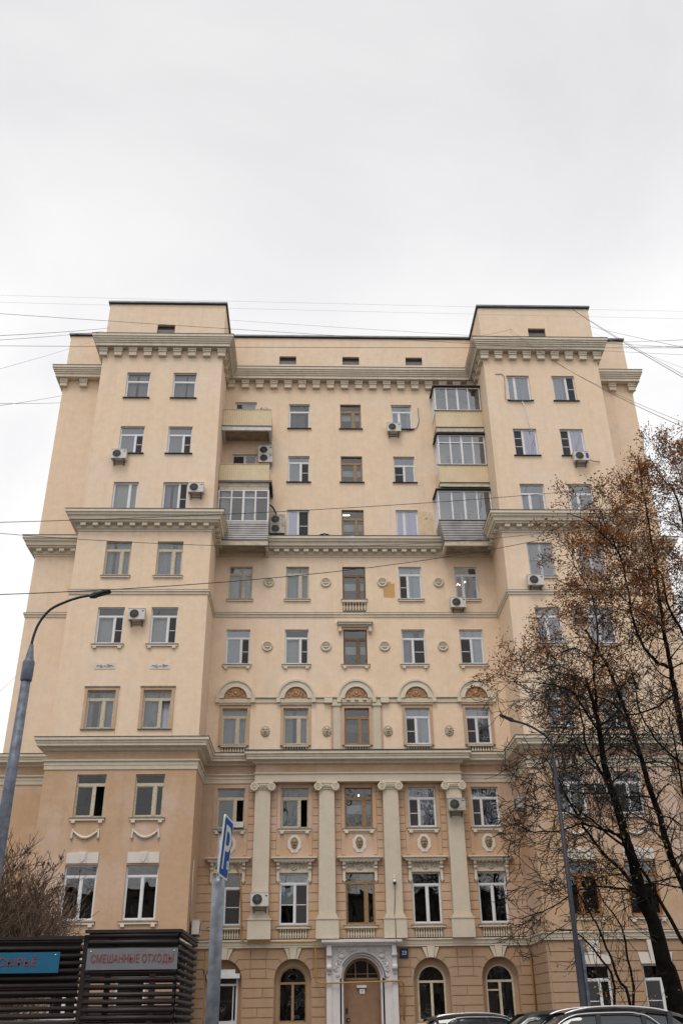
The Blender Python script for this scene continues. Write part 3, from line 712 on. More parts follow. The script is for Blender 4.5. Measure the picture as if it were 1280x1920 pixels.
hm_me = face_mesh(.30, .46, .10, M['darkgold'])
for c in COL:
    x = COL[c]; mb = MB(); o_ = (x, A, 8.58)
    mb.prism([(x+.30*px, 8.58+.38*pz) for px, pz in ((-.45,1),(.45,1),(.62,.75),(1,.45),(1,-.45),(.62,-.75),(.45,-1),(-.45,-1),(-.62,-.75),(-1,-.45),(-1,.45),(-.62,.75))], A-.03, A)
    pq = part('oval_plaque', mb, M['whiteplaster'], bld, o=o_); inst('face_relief', hm_me, pq, (x, A-.03, 8.58))
md = MB(); md.lathe([(.275,0),(.275,-.05),(.25,-.075),(.215,-.075),(.20,-.04),(.0,-.04)], 28, axis='y')
for i in range(7): a = pi*.15+pi*.7*i/6; md.blob((.14*cos(a), -.05, .12*sin(a)+.01), (.035,.03,.03), 6)
md.blob((0,-.055,-.05), (.13,.04,.045), 8); md.box(-.03, .03, -.075, -.04, -.13, .02); md.blob((0,-.06,.04), (.05,.04,.05), 6)
md_me = md.mesh('medallion', M['trim_light'])
for z in (21.58, 18.05):
    for dx in (-1.5, -.5, .5, 1.5): inst('round_medallion', md_me, bld, (XC+dx*S, A, z))

# lunettes over the third-storey windows
def ring(mb, cx, cz, r0, r1, y0, y1, n=26, a0=0, a1=pi):
    for i in range(n):
        p, q = a0+(a1-a0)*i/n, a0+(a1-a0)*(i+1)/n
        P = lambda r, a, y: (cx+r*cos(a), y, cz+r*sin(a))
        mb.quad(P(r0,p,y0), P(r1,p,y0), P(r1,q,y0), P(r0,q,y0)); mb.quad(P(r1,p,y0), P(r1,p,y1), P(r1,q,y1), P(r1,q,y0)); mb.quad(P(r0,p,y0), P(r0,q,y0), P(r0,q,y1), P(r0,p,y1))
    for a in (a0, a1): mb.quad((cx+r0*cos(a),y0,cz+r0*sin(a)), (cx+r0*cos(a),y1,cz+r0*sin(a)), (cx+r1*cos(a),y1,cz+r1*sin(a)), (cx+r1*cos(a),y0,cz+r1*sin(a)))
def scroll(mb, cx, cz, r, y, s=1, turns=1.6, t=.022, ph=0):
    pts = []
    for i in range(18):
        f = i/17; a = ph+s*2*pi*turns*f; q = r*(1-.82*f); pts.append((cx+q*cos(a), y, cz+q*sin(a)))
    mb.tube(pts, [t*(1-.4*i/17) for i in range(18)], 5)
for c in COL:
    x = COL[c]; z = 15.36; mb = MB()
    ring(mb, x, z, .56, .90, A-.08, A); ring(mb, x, z, .84, .945, A-.13, A-.0); ring(mb, x, z, .56, .64, A-.11, A-.0)
    lu = part('arched_hood', mb, M['trim'], bld, o=(x, A, z))
    mb = MB(); mb.prism([(x+.555*cos(pi*i/16), z+.555*sin(pi*i/16)) for i in range(17)], A-.02, A-.001)
    for s in (-1, 1):
        scroll(mb, x+s*.34, z+.14, .13, A-.035, s, ph=pi/2); scroll(mb, x+s*.25, z+.36, .08, A-.035, -s, ph=0); scroll(mb, x+s*.44, z+.06, .06, A-.03, s)
        mb.tube([(x+s*.1, A-.03, z+.05), (x+s*.25, A-.035, z+.22), (x+s*.45, A-.03, z+.27)], .018, 4)
    ring(mb, x, z+.27, .13, .17, A-.06, A-.0, 20, 0, 2*pi); mb.blob((x, A-.03, z+.27), (.09,.06,.11), 10)
    part('carved_lunette', mb, M['ornbrown'], lu, o=(x, A, z))
    mb = MB()
    for s in (-1, 1): mb.box(x+s*.86-.09, x+s*.86+.09, A-.17, A, 15.13, 15.33)
    if c == 3:
        for k in range(5): mb.box(x-.8+k*.4-.09, x-.8+k*.4+.09, A-.14, A, 15.24, 15.31)
    part('hood_bracket', mb, M['trim'], lu, o=(x, A, z))
mb = MB()
for i in range(4):
    a, b = XC+(i-2)*S+.95, XC+(i-1)*S-.95; mb.box(a, b, A-.05, A, 15.14, 15.34)
for c in COL: mb.box(COL[c]-.77, COL[c]+.77, A-.05, A, 15.14, 15.34)
bd = part('lunette_band', mb, M['trim_light'], bld, o=(XC, A, 15.2))
mb = MB()
for i in range(4): a, b = XC+(i-2)*S+.95, XC+(i-1)*S-.95; mb.box(a, b, A-.09, A, 15.342, 15.39)
part('band_ledge', mb, M['sill'], bd, o=(XC, A, 15.2))
# pilasters flanking the middle third-storey window
for s in (-1, 1):
    x = COL[3]+s*.98; mb = MB(); mb.box(x-.17, x+.17, A-.09, A, 12.62, 14.95); mb.box(x-.22, x+.22, A-.14, A, 14.952, 15.05); mb.box(x-.19, x+.19, A-.11, A, 15.052, 15.137)
    p_ = part('flanking_pilaster', mb, M['trim_light'], bld, o=(x, A, 12.6)); mb = MB(); mb.box(x+s*.175, x+s*.27, A-.04, A, 12.62, 15.0); part('side_fillet', mb, M['tan'], p_, o=(x, A, 12.6))
mb = MB(); x = COL[3]
for s in (-1, 1): mb.box(x+s*1.38-.2, x+s*1.38+.2, A-.17, A-.002, 15.10, 15.345)
part('scroll_block', mb, M['trim'], bld, o=(x, A, 15.2))
# hood over the fourth-storey middle window
mb = MB(); mb.box(x-.92, x+.92, A-.30, A, 19.26, 19.34); mb.box(x-.85, x+.85, A-.24, A, 19.16, 19.258); mb.box(x-.80, x+.80, A-.12, A, 19.06, 19.158)
hd = part('window_hood', mb, M['trim'], bld, o=(x, A, 19.1)); mb = MB()
for k in range(7): mb.box(x-.62+k*.2, x-.54+k*.2, A-.16, A-.12, 19.08, 19.156)
for s in (-1, 1):
    mb.box(x+s*.76-.07, x+s*.76+.07, A-.16, A, 18.82, 19.055); mb.lathe([(.08,-.08),(.08,.08)], 10, (x+s*.76, A-.1, 18.84), 'x'); mb.box(x+s*.76-.05, x+s*.76+.05, A-.08, A, 18.70, 18.82)
part('hood_console', mb, M['trim'], hd, o=(x, A, 19.1))
# relief plaques, garlands, keyed lintels of the wings
for c in WC:
    x = WC[c]; mb = MB(); mb.box(x-.46, x+.46, B-.02, B, 15.87, 16.17); pq = part('relief_plaque', mb, M['pale_plq'] if 'pale_plq' in M else M['whiteplaster'], bld, o=(x, B, 16))
    mb = MB()
    for s in (-1, 1):
        scroll(mb, x+s*.16, 16.02, .08, B-.03, s, t=.018); mb.tube([(x+s*.22, B-.03, 15.98), (x+s*.3, B-.03, 16.06), (x+s*.38, B-.03, 16.0)], .018, 4)
    mb.blob((x, B-.03, 16.02), (.04,.03,.05), 6); part('leaf_relief', mb, M['orngrey'], pq, o=(x, B, 16))
    mb = MB(); pts = [(x-.52+1.04*t/14, B-.05, 8.70-.28*sin(pi*t/14)) for t in range(15)]
    mb.tube(pts, [.028+.035*sin(pi*t/14) for t in range(15)], 7)
    for s in (-1, 1):
        mb.tube([(x+s*.54, B-.04, 8.72), (x+s*.55, B-.05, 8.60), (x+s*.56, B-.05, 8.45), (x+s*.56, B-.05, 8.36)], [.03, .035, .055, .045], 7); mb.blob((x+s*.53, B-.05, 8.72), (.05,.04,.05), 7)
    part('garland', mb, M['whiteplaster'], bld, o=(x, B, 8.6))
    mb = MB(); mb.box(x-.66, x-.17, B-.05, B, 7.40, 7.83); mb.box(x+.17, x+.66, B-.05, B, 7.40, 7.83); mb.box(x-.168, x+.168, B-.08, B, 7.40, 7.85)
    l_ = part('stone_lintel', mb, M['whiteplaster'], bld, o=(x, B, 7.6))
    mb = MB(); mb.prism([(x-.12,7.79),(x+.12,7.79),(x+.11,7.58),(x+.05,7.47),(x,7.44),(x-.05,7.47),(x-.11,7.58)], B-.11, B-.08); part('shield', mb, M['whiteplaster'], l_, o=(x, B, 7.6))

# ------------------------------------------------------------------ portico: four Ionic pilasters under a projecting entablature
PJ = A-.32
PIL = [XC+d*S for d in (-1.5, -.5, .5, 1.5)]
def dentils(mb, x0, x1, y, z0, z1, step=.13):
    n = int((x1-x0)/step)
    for i in range(n): xx = x0+(x1-x0)*i/n; mb.box(xx, xx+step*.55, y-.06, y, z0, z1)
px0, px1 = XC-4.79, XC+4.79
mb = MB(); mb.box(px0, px1, PJ, A, 11.64, 12.30); fz = part('portico_frieze', mb, M['tan'], bld)
mb = MB(); mb.box(px0-.02, px1+.02, PJ-.03, A-.001, 11.28, 11.637); mb.box(px0-.05, px1+.05, PJ-.08, A-.001, 11.637, 11.70); part('portico_architrave', mb, M['trim_light'], bld)
pth = [(px0, A-.02), (px0, PJ), (px1, PJ), (px1, A-.02)]
mb = MB(); sweep(mb, pth, [(0,12.62),(.50,12.62),(.50,12.48),(.44,12.46),(.43,12.37),(.40,12.34),(.40,12.25),(.16,12.23),(.14,12.13),(.06,12.09),(0,12.08)]); pc = part('portico_cornice', mb, M['trim'], bld)
mb = MB(); sweep(mb, pth, [(-.02,12.67),(.53,12.655),(.53,12.61),(.49,12.61),(-.02,12.61)]); part('flashing', mb, M['flash'], pc)
mb = MB(); dentils(mb, px0+.02, px1-.02, PJ-.08, 12.10, 12.22); dentils(mb, XI0+.02, px0-.1, A-.08, 12.09, 12.21); dentils(mb, px1+.1, XI1-.02, A-.08, 12.09, 12.21)
part('dentils', mb, M['trim'], ent, kind='stuff')
def capital(x):
    mb = MB(); y = PJ; z = 10.87
    mb.box(x-.47, x+.47, y-.12, y+.1, 11.19, 11.275); mb.box(x-.38, x+.38, y-.07, y, 11.0, 11.19)
    for s in (-1, 1):
        cx = x+s*.40; cz = 11.04
        mb.lathe([(.19,.05),(.19,-.10),(.165,-.125),(.135,-.125),(.13,-.10),(.10,-.10),(.095,-.125),(.07,-.125),(.065,-.10),(.04,-.10),(.03,-.14),(.0,-.14)], 22, (cx, y, cz), 'y')
    for i in range(5): mb.blob((x-.2+i*.1, y-.09, 11.06), (.035,.04,.05), 7)
    mb.tube([(x-.30, y-.08, 11.14), (x, y-.10, 11.12), (x+.30, y-.08, 11.14)], .03, 6)
    mb.box(x-.36, x+.36, y-.04, y, 10.93, 10.99)
    return mb
for i, x in enumerate(PIL):
    mb = MB(); w0, w1 = .375, .35
    mb.add([(x-w0,PJ,5.56),(x+w0,PJ,5.56),(x+w1,PJ,10.95),(x-w1,PJ,10.95),(x-w0,A,5.56),(x+w0,A,5.56),(x+w1,A,10.95),(x-w1,A,10.95)], [(0,1,2,3),(0,3,7,4),(1,5,6,2),(3,2,6,7)])
    pl_ = part('pilaster', mb, M['trim_light'], bld, o=(x, A, 4.6))
    cp_ = part('ionic_capital', capital(x), M['trim'], pl_, o=(x, A, 10.9))
    mb = MB(); mb.box(x-.50, x+.50, PJ-.12, A-.002, 4.622, 5.38); mb.box(x-.53, x+.53, PJ-.15, A-.002, 5.382, 5.44); mb.box(x-.44, x+.44, PJ-.08, A-.002, 5.442, 5.53); mb.box(x-.415, x+.415, PJ-.05, A-.002, 5.532, 5.60)
    part('pilaster_base', mb, M['trim_light'], pl_, o=(x, A, 4.6))

# hooded heads of the first-floor windows
for c in COL:
    x = COL[c]; mb = MB()
    mb.box(x-1.03, x+1.03, A-.34, A-.002, 7.93, 7.98); mb.prism([(x-.99,7.928),(x+.99,7.928),(x+.86,7.80),(x-.86,7.80)], A-.24, A-.002)
    for k in range(9): mb.lathe([(.085,-.02),(.085,.02)], 10, (x-.70+k*.175, A-.20, 7.81), 'y')
    hd = part('window_head_cornice', mb, M['trim'], bld, o=(x, A, 7.8))
    mb = MB(); mb.box(x-.76, x+.76, A-.04, A-.002, 7.345, 7.80); part('head_panel', mb, M['trim'], hd, o=(x, A, 7.8))
    mb = MB(); mb.lathe([(.16,0),(.16,-.03),(.13,-.05),(.10,-.03),(.07,-.03),(.05,-.07),(0,-.08)], 20, (x, A-.04, 7.60), 'y')
    for s in (-1, 1):
        scroll(mb, x+s*.30, 7.62, .075, A-.06, s, t=.018); scroll(mb, x+s*.47, 7.60, .055, A-.06, -s, t=.016)
        for q in range(3): mb.blob((x+s*(.24+.12*q), A-.055, 7.70-.03*q), (.04,.02,.022), 6); mb.blob((x+s*(.28+.12*q), A-.055, 7.52+.02*q), (.04,.02,.022), 6)
    part('rosette_relief', mb, M['orngrey'], hd, o=(x, A, 7.8))
    for s in (-1, 1):
        mb = MB(); xx = x+s*.71; mb.box(xx-.06, xx+.06, A-.09, A-.04, 7.05, 7.78); mb.lathe([(.085,-.07),(.085,.07)], 12, (xx, A-.13, 7.70), 'x'); mb.lathe([(.06,-.075),(.06,.075)], 12, (xx, A-.11, 7.52), 'x')
        mb.box(xx-.08, xx+.08, A-.10, A-.002, 7.0, 7.05); mb.tube([(xx, A-.05, 7.0), (xx, A-.055, 6.95), (xx, A-.05, 6.88)], [.05, .045, .015], 8)
        part('head_console', mb, M['trim'], hd, o=(xx, A, 7.8))
    mb = MB()   # smooth panel framing the second-floor window
    for s in (-1, 1): mb.box(min(x+s*.645, x+s*.80), max(x+s*.645, x+s*.80), A-.028, A-.002, 8.10, 11.22)
    part('flat_panel', mb, M['tan'], bld, o=(x, A, 9))

# rusticated blocks in the strips beside the windows
G = .028
bc = {}
def block(x0, x1, z0, z1, y, mt, parent, nm, d=.03):
    key = (round(x1-x0, 3), round(z1-z0, 3), mt, round(d, 3))
    if key not in bc:
        w, h = (x1-x0)/2, (z1-z0)/2; c_ = .008; q = MB()
        q.add([(-w,0,-h),(w,0,-h),(w,0,h),(-w,0,h),(-w+c_,-d,-h+c_),(w-c_,-d,-h+c_),(w-c_,-d,h-c_),(-w+c_,-d,h-c_)], [(4,5,6,7),(0,1,5,4),(1,2,6,5),(2,3,7,6),(3,0,4,7)])
        bc[key] = q.mesh(nm, M[mt])
    return inst(nm, bc[key], parent, ((x0+x1)/2, y, (z0+z1)/2))
strips = part('rusticated_strips', MB().box(XC-.01, XC+.01, A+.02, A+.04, 4.7, 4.72), M['tan'], bld, o=(XC, A, 4.65))
PT = .3715
for c in COL:
    x = COL[c]
    for s in (-1, 1):
        if (c == 1 and s < 0) or (c == 5 and s > 0): inner_only = True
        else: inner_only = False
        far = 1.09
        for r in range(9):     # first floor
            z = 4.64+r*PT; near = .66
            if z > 7.3: near = .80
            elif z > 6.55: near = .80
            if inner_only: far_ = 1.45
            else: far_ = far
            if z+PT < 8.0: block(*sorted((x+s*near, x+s*far_)), z+G/2, z+PT-G/2, A, 'tan', strips, 'facing_block')
        for r in range(9):
            z = 8.0+r*.3585
            if not inner_only: block(*sorted((x+s*.83, x+s*far)), z+G/2, z+.3585-G/2, A, 'tan', strips, 'facing_block')

# rusticated ground floor: courses with stepped arch stones
CR = .366; ZC0 = 4.23
courses = [(ZC0-(i+1)*CR, ZC0-i*CR) for i in range(11)]
gw = part('rusticated_facing', MB().box(XC-.01, XC+.01, A+.02, A+.04, 3.0, 3.02), M['brown'], bld, o=(XC, A, 0))
def stone_poly(pts, y, d=.035):
    mb = MB(); mb.prism(pts, y-d, y-.001); part('facing_stone', mb, M['brown'], gw, o=(pts[0][0], y, pts[0][1]))
def run(x0, x1, z0, z1, y, cuts, parent=None, nm='facing_stone'):
    xs = [x0]+[c for c in sorted(cuts) if x0+.15 < c < x1-.15]+[x1]
    for a, b in zip(xs, xs[1:]): block(a+G/2, b-G/2, z0+G/2, z1-G/2, y, 'brown', parent or gw, nm, .035)
acx = [x for x, _ in ARCH]; spz = AZ1-AR
R2 = AR+.012
def arch_stones(cx, s, xend):
    "voussoirs on side s (-1 left, +1 right) of an arch, carried out to xend along the courses"
    ang = [78, 52, 25, 0]          # degrees above the springing
    zl = [ZC0, courses[0][0], courses[1][0], courses[2][0]]
    for i in range(3):
        a0, a1 = radians(ang[i]), radians(ang[i+1])
        zt, zb = zl[i], zl[i+1]
        g2 = G/2
        arc = [(cx+s*R2*cos(a1+(a0-a1)*t/5), spz+R2*sin(a1+(a0-a1)*t/5)) for t in range(6)]
        def hit(a, z):    # ray at angle a meets level z
            if a < .01: return cx+s*R2
            return cx+s*max((z-spz)/math.tan(a), R2*cos(a))
        pts = []
        xb, xt = hit(a1, zb), hit(a0, zt)
        if i == 0:
            # stone beside the keystone: bounded by the top level
            pts = [(p[0], p[1]) for p in arc] + [(cx+s*.44, zt-g2), (xend, zt-g2), (xend, zb+g2), (xb+s*g2, zb+g2)]
        else:
            pts = [(p[0], p[1]) for p in arc] + [(xt+s*g2, zt-g2), (xend, zt-g2), (xend, zb+g2)]
            if a1 > .01: pts += [(xb+s*g2, zb+g2)]
        # shrink joint along the ray: shift arc ends slightly
        q = [pts[0]]
        pts[0] = (pts[0][0], pts[0][1]+(g2 if a1 > .01 else g2)); pts[5] = (pts[5][0]+s*g2*.8, pts[5][1]-g2*.6)
        if s < 0: pts = pts[::-1]
        stone_poly(pts, A)
bounds = [XI0+.02, None, None, .66, 3.70, None, None, XI1-.02]
# piers: (arch to its left, arch to its right, x0, x1)
mids = {}
def pier(a_left, a_right, x0, x1):
    "x0,x1 limits; a_left / a_right arch centres or None"
    xl = x0 if a_left is None else a_left+AR+.012
    xr = x1 if a_right is None else a_right-AR-.012
    mid_ = (xl+xr)/2
    jl = xl if a_left is None else min(mid_-.22, a_left+AR+.36)
    jr = xr if a_right is None else max(mid_+.22, a_right-AR-.36)
    if a_left is not None: arch_stones(a_left, 1, jl-G/2)
    if a_right is not None: arch_stones(a_right, -1, jr+G/2)
    for i, (zb, zt) in enumerate(courses):
        if i < 3:
            if jr-jl > .16: run(jl, jr, zb, zt, A, [(jl+jr)/2-.2+.2*(i % 3)] if jr-jl > .7 else [])
        elif False:
            if jr-jl > .16: run(jl, jr, max(zb, 0), zt if True else spz, A, [])
            # below springing the course runs to the arch edge
            if a_left is not None: run(xl, jl, zb, spz, A, [])
            if a_right is not None: run(jr, xr, zb, spz, A, [])
        else: run(xl, xr, max(zb, .15), zt, A, [xl+(xr-xl)*random.choice((.35, .5, .65))] if (i % 2 == 0 and xr-xl > 1.0) else [])
pier(None, acx[0], XI0+.03, 0); pier(acx[0], acx[1], 0, 0); pier(acx[1], None, 0, .64); pier(None, acx[2], 3.72, 0); pier(acx[2], acx[3], 0, 0); pier(acx[3], None, 0, XI1-.03)
for x in acx:     # keystones
    for dx, w0, w1, dz, yy in ((-.22,.0,.0,0,0),):
        pass
    mb = MB(); mb.prism([(x-.17,4.30),(x+.17,4.30),(x+.115,AZ1+.0),(x-.115,AZ1+.0)], A-.13, A-.002); ks = part('keystone', mb, M['trim_light'], bld, o=(x, A, 4))
    for pg in ([(x-.37,4.28),(x-.185,4.28),(x-.128,AZ1),(x-.19,AZ1-.02)], [(x+.185,4.28),(x+.37,4.28),(x+.19,AZ1-.02),(x+.128,AZ1)]):
        mb = MB(); mb.prism(pg, A-.09, A-.002); part('keystone_wing', mb, M['trim_light'], ks, o=(x, A, 4))
# wings' ground-floor courses
def wing_courses(x0, x1, wx, zt_open, nm, joined=False):
    mb = MB() if joined else None
    for i, (zb, zt) in enumerate(courses):
        zb = max(zb, .15); segs = []; cur = x0
        for cx, w in sorted(wx):
            if zb < zt_open and zt > 1.3: segs.append((cur, cx-w/2-.05)); cur = cx+w/2+.05
        segs.append((cur, x1))
        for a, b in segs:
            if b-a < .1: continue
            cuts = [a+(b-a)*.5] if (b-a > 1.8) else []
            if joined:
                xs = [a]+cuts+[b]
                for p, q in zip(xs, xs[1:]): mb.box(p+G/2, q-G/2, B-.035, B-.001, zb+G/2, zt-G/2)
            else: run(a, b, zb, zt, B, cuts)
    if joined: part(nm, mb, M['brown'], bld, o=(x0, B, 0), kind='stuff')
wing_courses(XI1+.03, XO1-.02, [(XC+9.25,1.15),(XC+11.75,1.15)], 3.75, 'facing')
wing_courses(XO0+.02, XI0-.03, [(-7.10,1.2),(-9.7,1.15)], 3.75, 'facing_stones', True)
mb = MB()      # inner returns of the wings and the set-back ends
for zb, zt in courses:
    zb = max(zb, .15)
    for x, s in ((XI0, 1), (XI1, -1)):
        mb.box(min(x, x+s*.035), max(x, x+s*.035), B+.0, A-.05, zb+G/2, zt-G/2)
    for a, b in ((XE0+.02, XO0-.02), (XO1+.02, XE1-.02)): mb.box(a, b, A-.035, A-.001, zb+G/2, zt-G/2)
part('return_facing_stones', mb, M['brown'], bld, o=(XC, A, 0), kind='stuff')
for x in (XC+9.25, XC+11.75, -7.10, -9.7):
    mb = MB(); mb.prism([(x-.2,3.40),(x+.2,3.40),(x+.28,4.28),(x-.28,4.28)], B-.12, B-.002); ks = part('keystone', mb, M['whiteplaster'], bld, o=(x, B, 4))
    for pg in ([(x-.62,3.40),(x-.21,3.40),(x-.29,3.82),(x-.70,3.82)], [(x+.21,3.40),(x+.62,3.40),(x+.70,3.82),(x+.29,3.82)]):
        mb = MB(); mb.prism(pg, B-.08, B-.002); part('keystone_wing', mb, M['whiteplaster'], ks, o=(x, B, 4))

# arched ground-floor windows
for i, x in enumerate(acx):
    y = A+.30; fr = ['pvc', 'wood', 'creamwood', 'creamwood'][i]; R = .60; spr = AZ1-AR-.10
    mb = MB(); hol = [(x-R, x+R, AZ0+.08, spr+R, .06, True)] if i else [(x-.62, x+.62, AZ0+.05, 3.28, .06)]
    wall_holes(mb, y, x-AR-.1, x+AR+.1, AZ0-.1, AZ1+.1, hol); part('niche_back', mb, M['brown'], bld, o=(x, A, AZ0))
    mb = MB(); yf = y+.02
    if i:
        b_ = .07; ring(mb, x, spr, R-b_, R, yf, yf+.05, 20); mb.box(x-R, x-R+b_, yf, yf+.05, AZ0+.08, spr); mb.box(x+R-b_, x+R, yf, yf+.05, AZ0+.08, spr)
        mb.box(x-R+b_, x+R-b_, yf, yf+.05, AZ0+.08, AZ0+.15); mb.box(x-R+b_, x+R-b_, yf-.02, yf+.04, spr-.09, spr+.0)
        mb.box(x-.055, x+.055, yf-.01, yf+.045, AZ0+.15, spr-.09)
        if i == 3: mb.box(x-R+b_, x-.055, yf-.0, yf+.045, spr-.42, spr-.36)
    else:
        mb.box(x-.62, x-.54, yf, yf+.05, AZ0+.05, 3.28); mb.box(x+.54, x+.62, yf, yf+.05, AZ0+.05, 3.28); mb.box(x-.54, x+.54, yf, yf+.05, 2.88, 2.96); mb.box(x-.54, x+.54, yf, yf+.05, 3.2, 3.28); mb.box(x-.54, x+.54, yf, yf+.05, AZ0+.05, AZ0+.17)
        mb.box(x-.45, x-.41, yf+.01, yf+.05, AZ0+.17, 2.88); mb.box(x+.41, x+.45, yf+.01, yf+.05, AZ0+.17, 2.88)
    aw = part('arched_window', mb, M[fr], bld, o=(x, A, AZ0), label=['white shop window with roller shutter box', 'brown wooden arched window with fan grille', 'cream arched window beside the entrance', 'cream arched window with small vent pane'][i])
    mb = MB(); mb.quad((x-R-.05,yf+.03,AZ0),(x+R+.05,yf+.03,AZ0),(x+R+.05,yf+.03,AZ1),(x-R-.05,yf+.03,AZ1)); part('pane', mb, M['glass_dark'], aw, o=(x, A, AZ0))
    q = MB(); q.box(x-1.2, x+1.2, y+1.4, y+1.45, AZ0-.6, AZ1+.4); q.box(x-1.2, x-1.15, y+.1, y+1.4, AZ0-.6, AZ1+.4); q.box(x+1.15, x+1.2, y+.1, y+1.4, AZ0-.6, AZ1+.4); q.box(x-1.2, x+1.2, y+.1, y+1.4, AZ1+.4, AZ1+.45); q.box(x-1.2, x+1.2, y+.1, y+1.4, AZ0-.65, AZ0-.6)
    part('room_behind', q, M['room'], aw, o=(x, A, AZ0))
    q = MB(); q.box(x-R-.12, x+R+.12, A-.06, A+.30, AZ0-.06, AZ0+.0); part('sill', q, M['trim_light'], aw, o=(x, A, AZ0))
    if i in (2, 3):
        q = MB(); pleats(q, x-R, x-.12, AZ0, spr+.5, y+.25); pleats(q, x+.12, x+R, AZ0, spr+.5, y+.25); part('curtain', q, M['screen'] if i == 2 else M['curtain_grey'], aw, o=(x, A, AZ0))
    if i == 1:
        q = MB()
        for s in (-1, 1):
            for t in range(9):
                a = radians(8+t*18 if s < 0 else 8+t*18); r_ = 1.15
                for t2 in (0,):
                    ex, ez = x+s*.30+.9*cos(radians(20+t*17.5))*1.0, AZ0+.18+1.3*sin(radians(20+t*17.5))
                    ex = min(max(ex, x+(-.53 if s < 0 else .06)), x+(-.06 if s < 0 else .53)); q.tube([(x+s*.30, yf+.06, AZ0+.18), (ex, yf+.06, ez)], .008, 4)
        part('fan_grille', q, M['galv'], aw, o=(x, A, AZ0))
    if i == 0:
        q = MB(); q.box(x-.70, x+.70, A+.05, A+.29, 3.16, 3.34); q.box(x-.5, x+.5, A+.08, A+.29, 3.342, 3.5); part('shutter_box', q, M['pvc'], aw, o=(x, A, AZ0))
        q = MB(); q.box(x-.53, x+.53, yf+.04, yf+.05, AZ0+.17, 3.18); part('window_film', q, M['filmdark'] if 'filmdark' in M else simple('dark_window_film', (.03,.027,.018), .4), aw, o=(x, A, AZ0))
        text('window_lettering', 'BEER LOVE', .145, M['black'], aw, (x+.03, yf+.02, 2.31), (pi/2, 0, 0), 1.0, bold=.004)
sw_ = win_at(-7.10, 1.35)
text('window_lettering', 'BEER LOVE', .17, M['black'], sw_, (-7.10, B+.10, 2.35), (pi/2, 0, 0), 1.0, bold=.004)

# entrance portal
PY = A-.30
mb = MB(); wall_holes(mb, PY, .67, 3.69, .14, 4.34, [(1.24, 3.12, .14, 4.03, .30, True)])
mb.quad((.67,PY,.14),(.67,A,.14),(.67,A,4.34),(.67,PY,4.34)); mb.quad((3.69,PY,.14),(3.69,A,.14),(3.69,A,4.34),(3.69,PY,4.34))
po = part('entrance_portal', mb, M['portal'], bld, o=(2.18, A, 0))
mb = MB(); mb.box(.47, 3.90, PY-.36, A-.26, 4.46, 4.56); mb.box(.52, 3.85, PY-.28, A-.26, 4.40, 4.457); mb.box(.58, 3.79, PY-.2, A-.26, 4.342, 4.397); part('portal_cornice', mb, M['portal'], po, o=(2.18, A, 0))
mb = MB()
for x0, x1 in ((.68,.90), (3.46,3.68)):
    mb.box(x0, x1, PY-.05, PY-.001, .14, 3.2)
for xx in (.79, 3.57):
    mb.box(xx-.10, xx+.10, PY-.22, PY-.001, 3.95, 4.338); mb.box(xx-.10, xx+.10, PY-.12, PY-.001, 3.62, 3.948); mb.lathe([(.12,-.11),(.12,.11)], 14, (xx, PY-.12, 3.50), 'x'); mb.lathe([(.07,-.115),(.07,.115)], 12, (xx, PY-.16, 3.98), 'x')
    mb.box(xx-.08, xx+.08, PY-.06, PY-.001, 3.26, 3.40)
part('portal_console', mb, M['portal'], po, o=(2.18, A, 0))
cx = 2.18
for s in (-1, 1):
    mb = MB()
    for (dx, dz, r, sg, ph) in ((.82,4.0,.12,1,0),(.55,4.16,.09,-1,1),(1.0,3.75,.10,-1,2),(1.1,3.42,.09,1,3),(1.05,3.20,.07,-1,0),(.98,4.16,.07,1,2),(.32,4.22,.05,1,0)):
        scroll(mb, cx+s*dx, dz, r, PY-.025, s*sg, t=.026, ph=ph)
    for t in range(9): a = radians(24+t*6.5); mb.blob((cx+s*1.12*cos(a), PY-.015, 3.08+1.12*sin(a)), (.045,.035,.03), 6)
    mb.blob((cx+s*.86, PY-.02, 3.93), (.14,.06,.10), 8); mb.blob((cx+s*1.08, PY-.02, 3.60), (.07,.05,.11), 8)
    part('carved_spandrel', mb, M['portal'], po, o=(cx+s, A, 0))
mb = MB(); ring(mb, cx, 3.09, .885, .935, PY-.05, A, 28); ring(mb, cx, 3.09, .79, .87, PY+.10, A+.2, 28)
mb.box(cx-.87, cx-.79, PY+.10, A+.2, .14, 3.09); mb.box(cx+.79, cx+.87, PY+.10, A+.2, .14, 3.09)
part('portal_arch_moulding', mb, M['portal'], po, o=(cx, A, 0))
mb = MB(); ring(mb, cx, 3.09, .935, .985, PY-.09, PY-.0, 28, radians(-4), radians(150)); part('arch_drip_hood', mb, M['steelgrey'], po, o=(cx, A, 0))
mb = MB(); yd = A+.16
wall_holes(mb, yd, cx-.80, cx+.80, .14, 3.90, [(cx-.72, cx+.72, 3.05, 3.05+.745, .05)])
dr = part('entrance_door', MB().box(cx-.785, cx+.785, yd, yd+.06, .14, 3.04), M['doorbrown'], bld, o=(cx, A, 0))
mb = MB(); mb.box(cx-.60, cx+.70, yd-.05, yd-.002, .22, 2.50); mb.box(cx-.44, cx+.62, yd-.062, yd-.051, .35, 2.38); part('door_leaf', mb, M['doorbrown'], dr, o=(cx, A, 0))
mb = MB(); mb.box(cx-.785, cx-.605, yd-.035, yd-.002, .22, 2.50); part('intercom_panel', mb, M['doorbrown'], dr, o=(cx, A, 0))
mb = MB(); mb.box(cx-.69, cx-.60, yd-.075, yd-.036, 1.78, 1.98); part('intercom', mb, M['black'], dr, o=(cx, A, 0))
mb = MB(); mb.box(cx-.67, cx-.52, yd-.085, yd-.051, 1.48, 1.62); part('lock_plate', mb, M['black'], dr, o=(cx, A, 0))
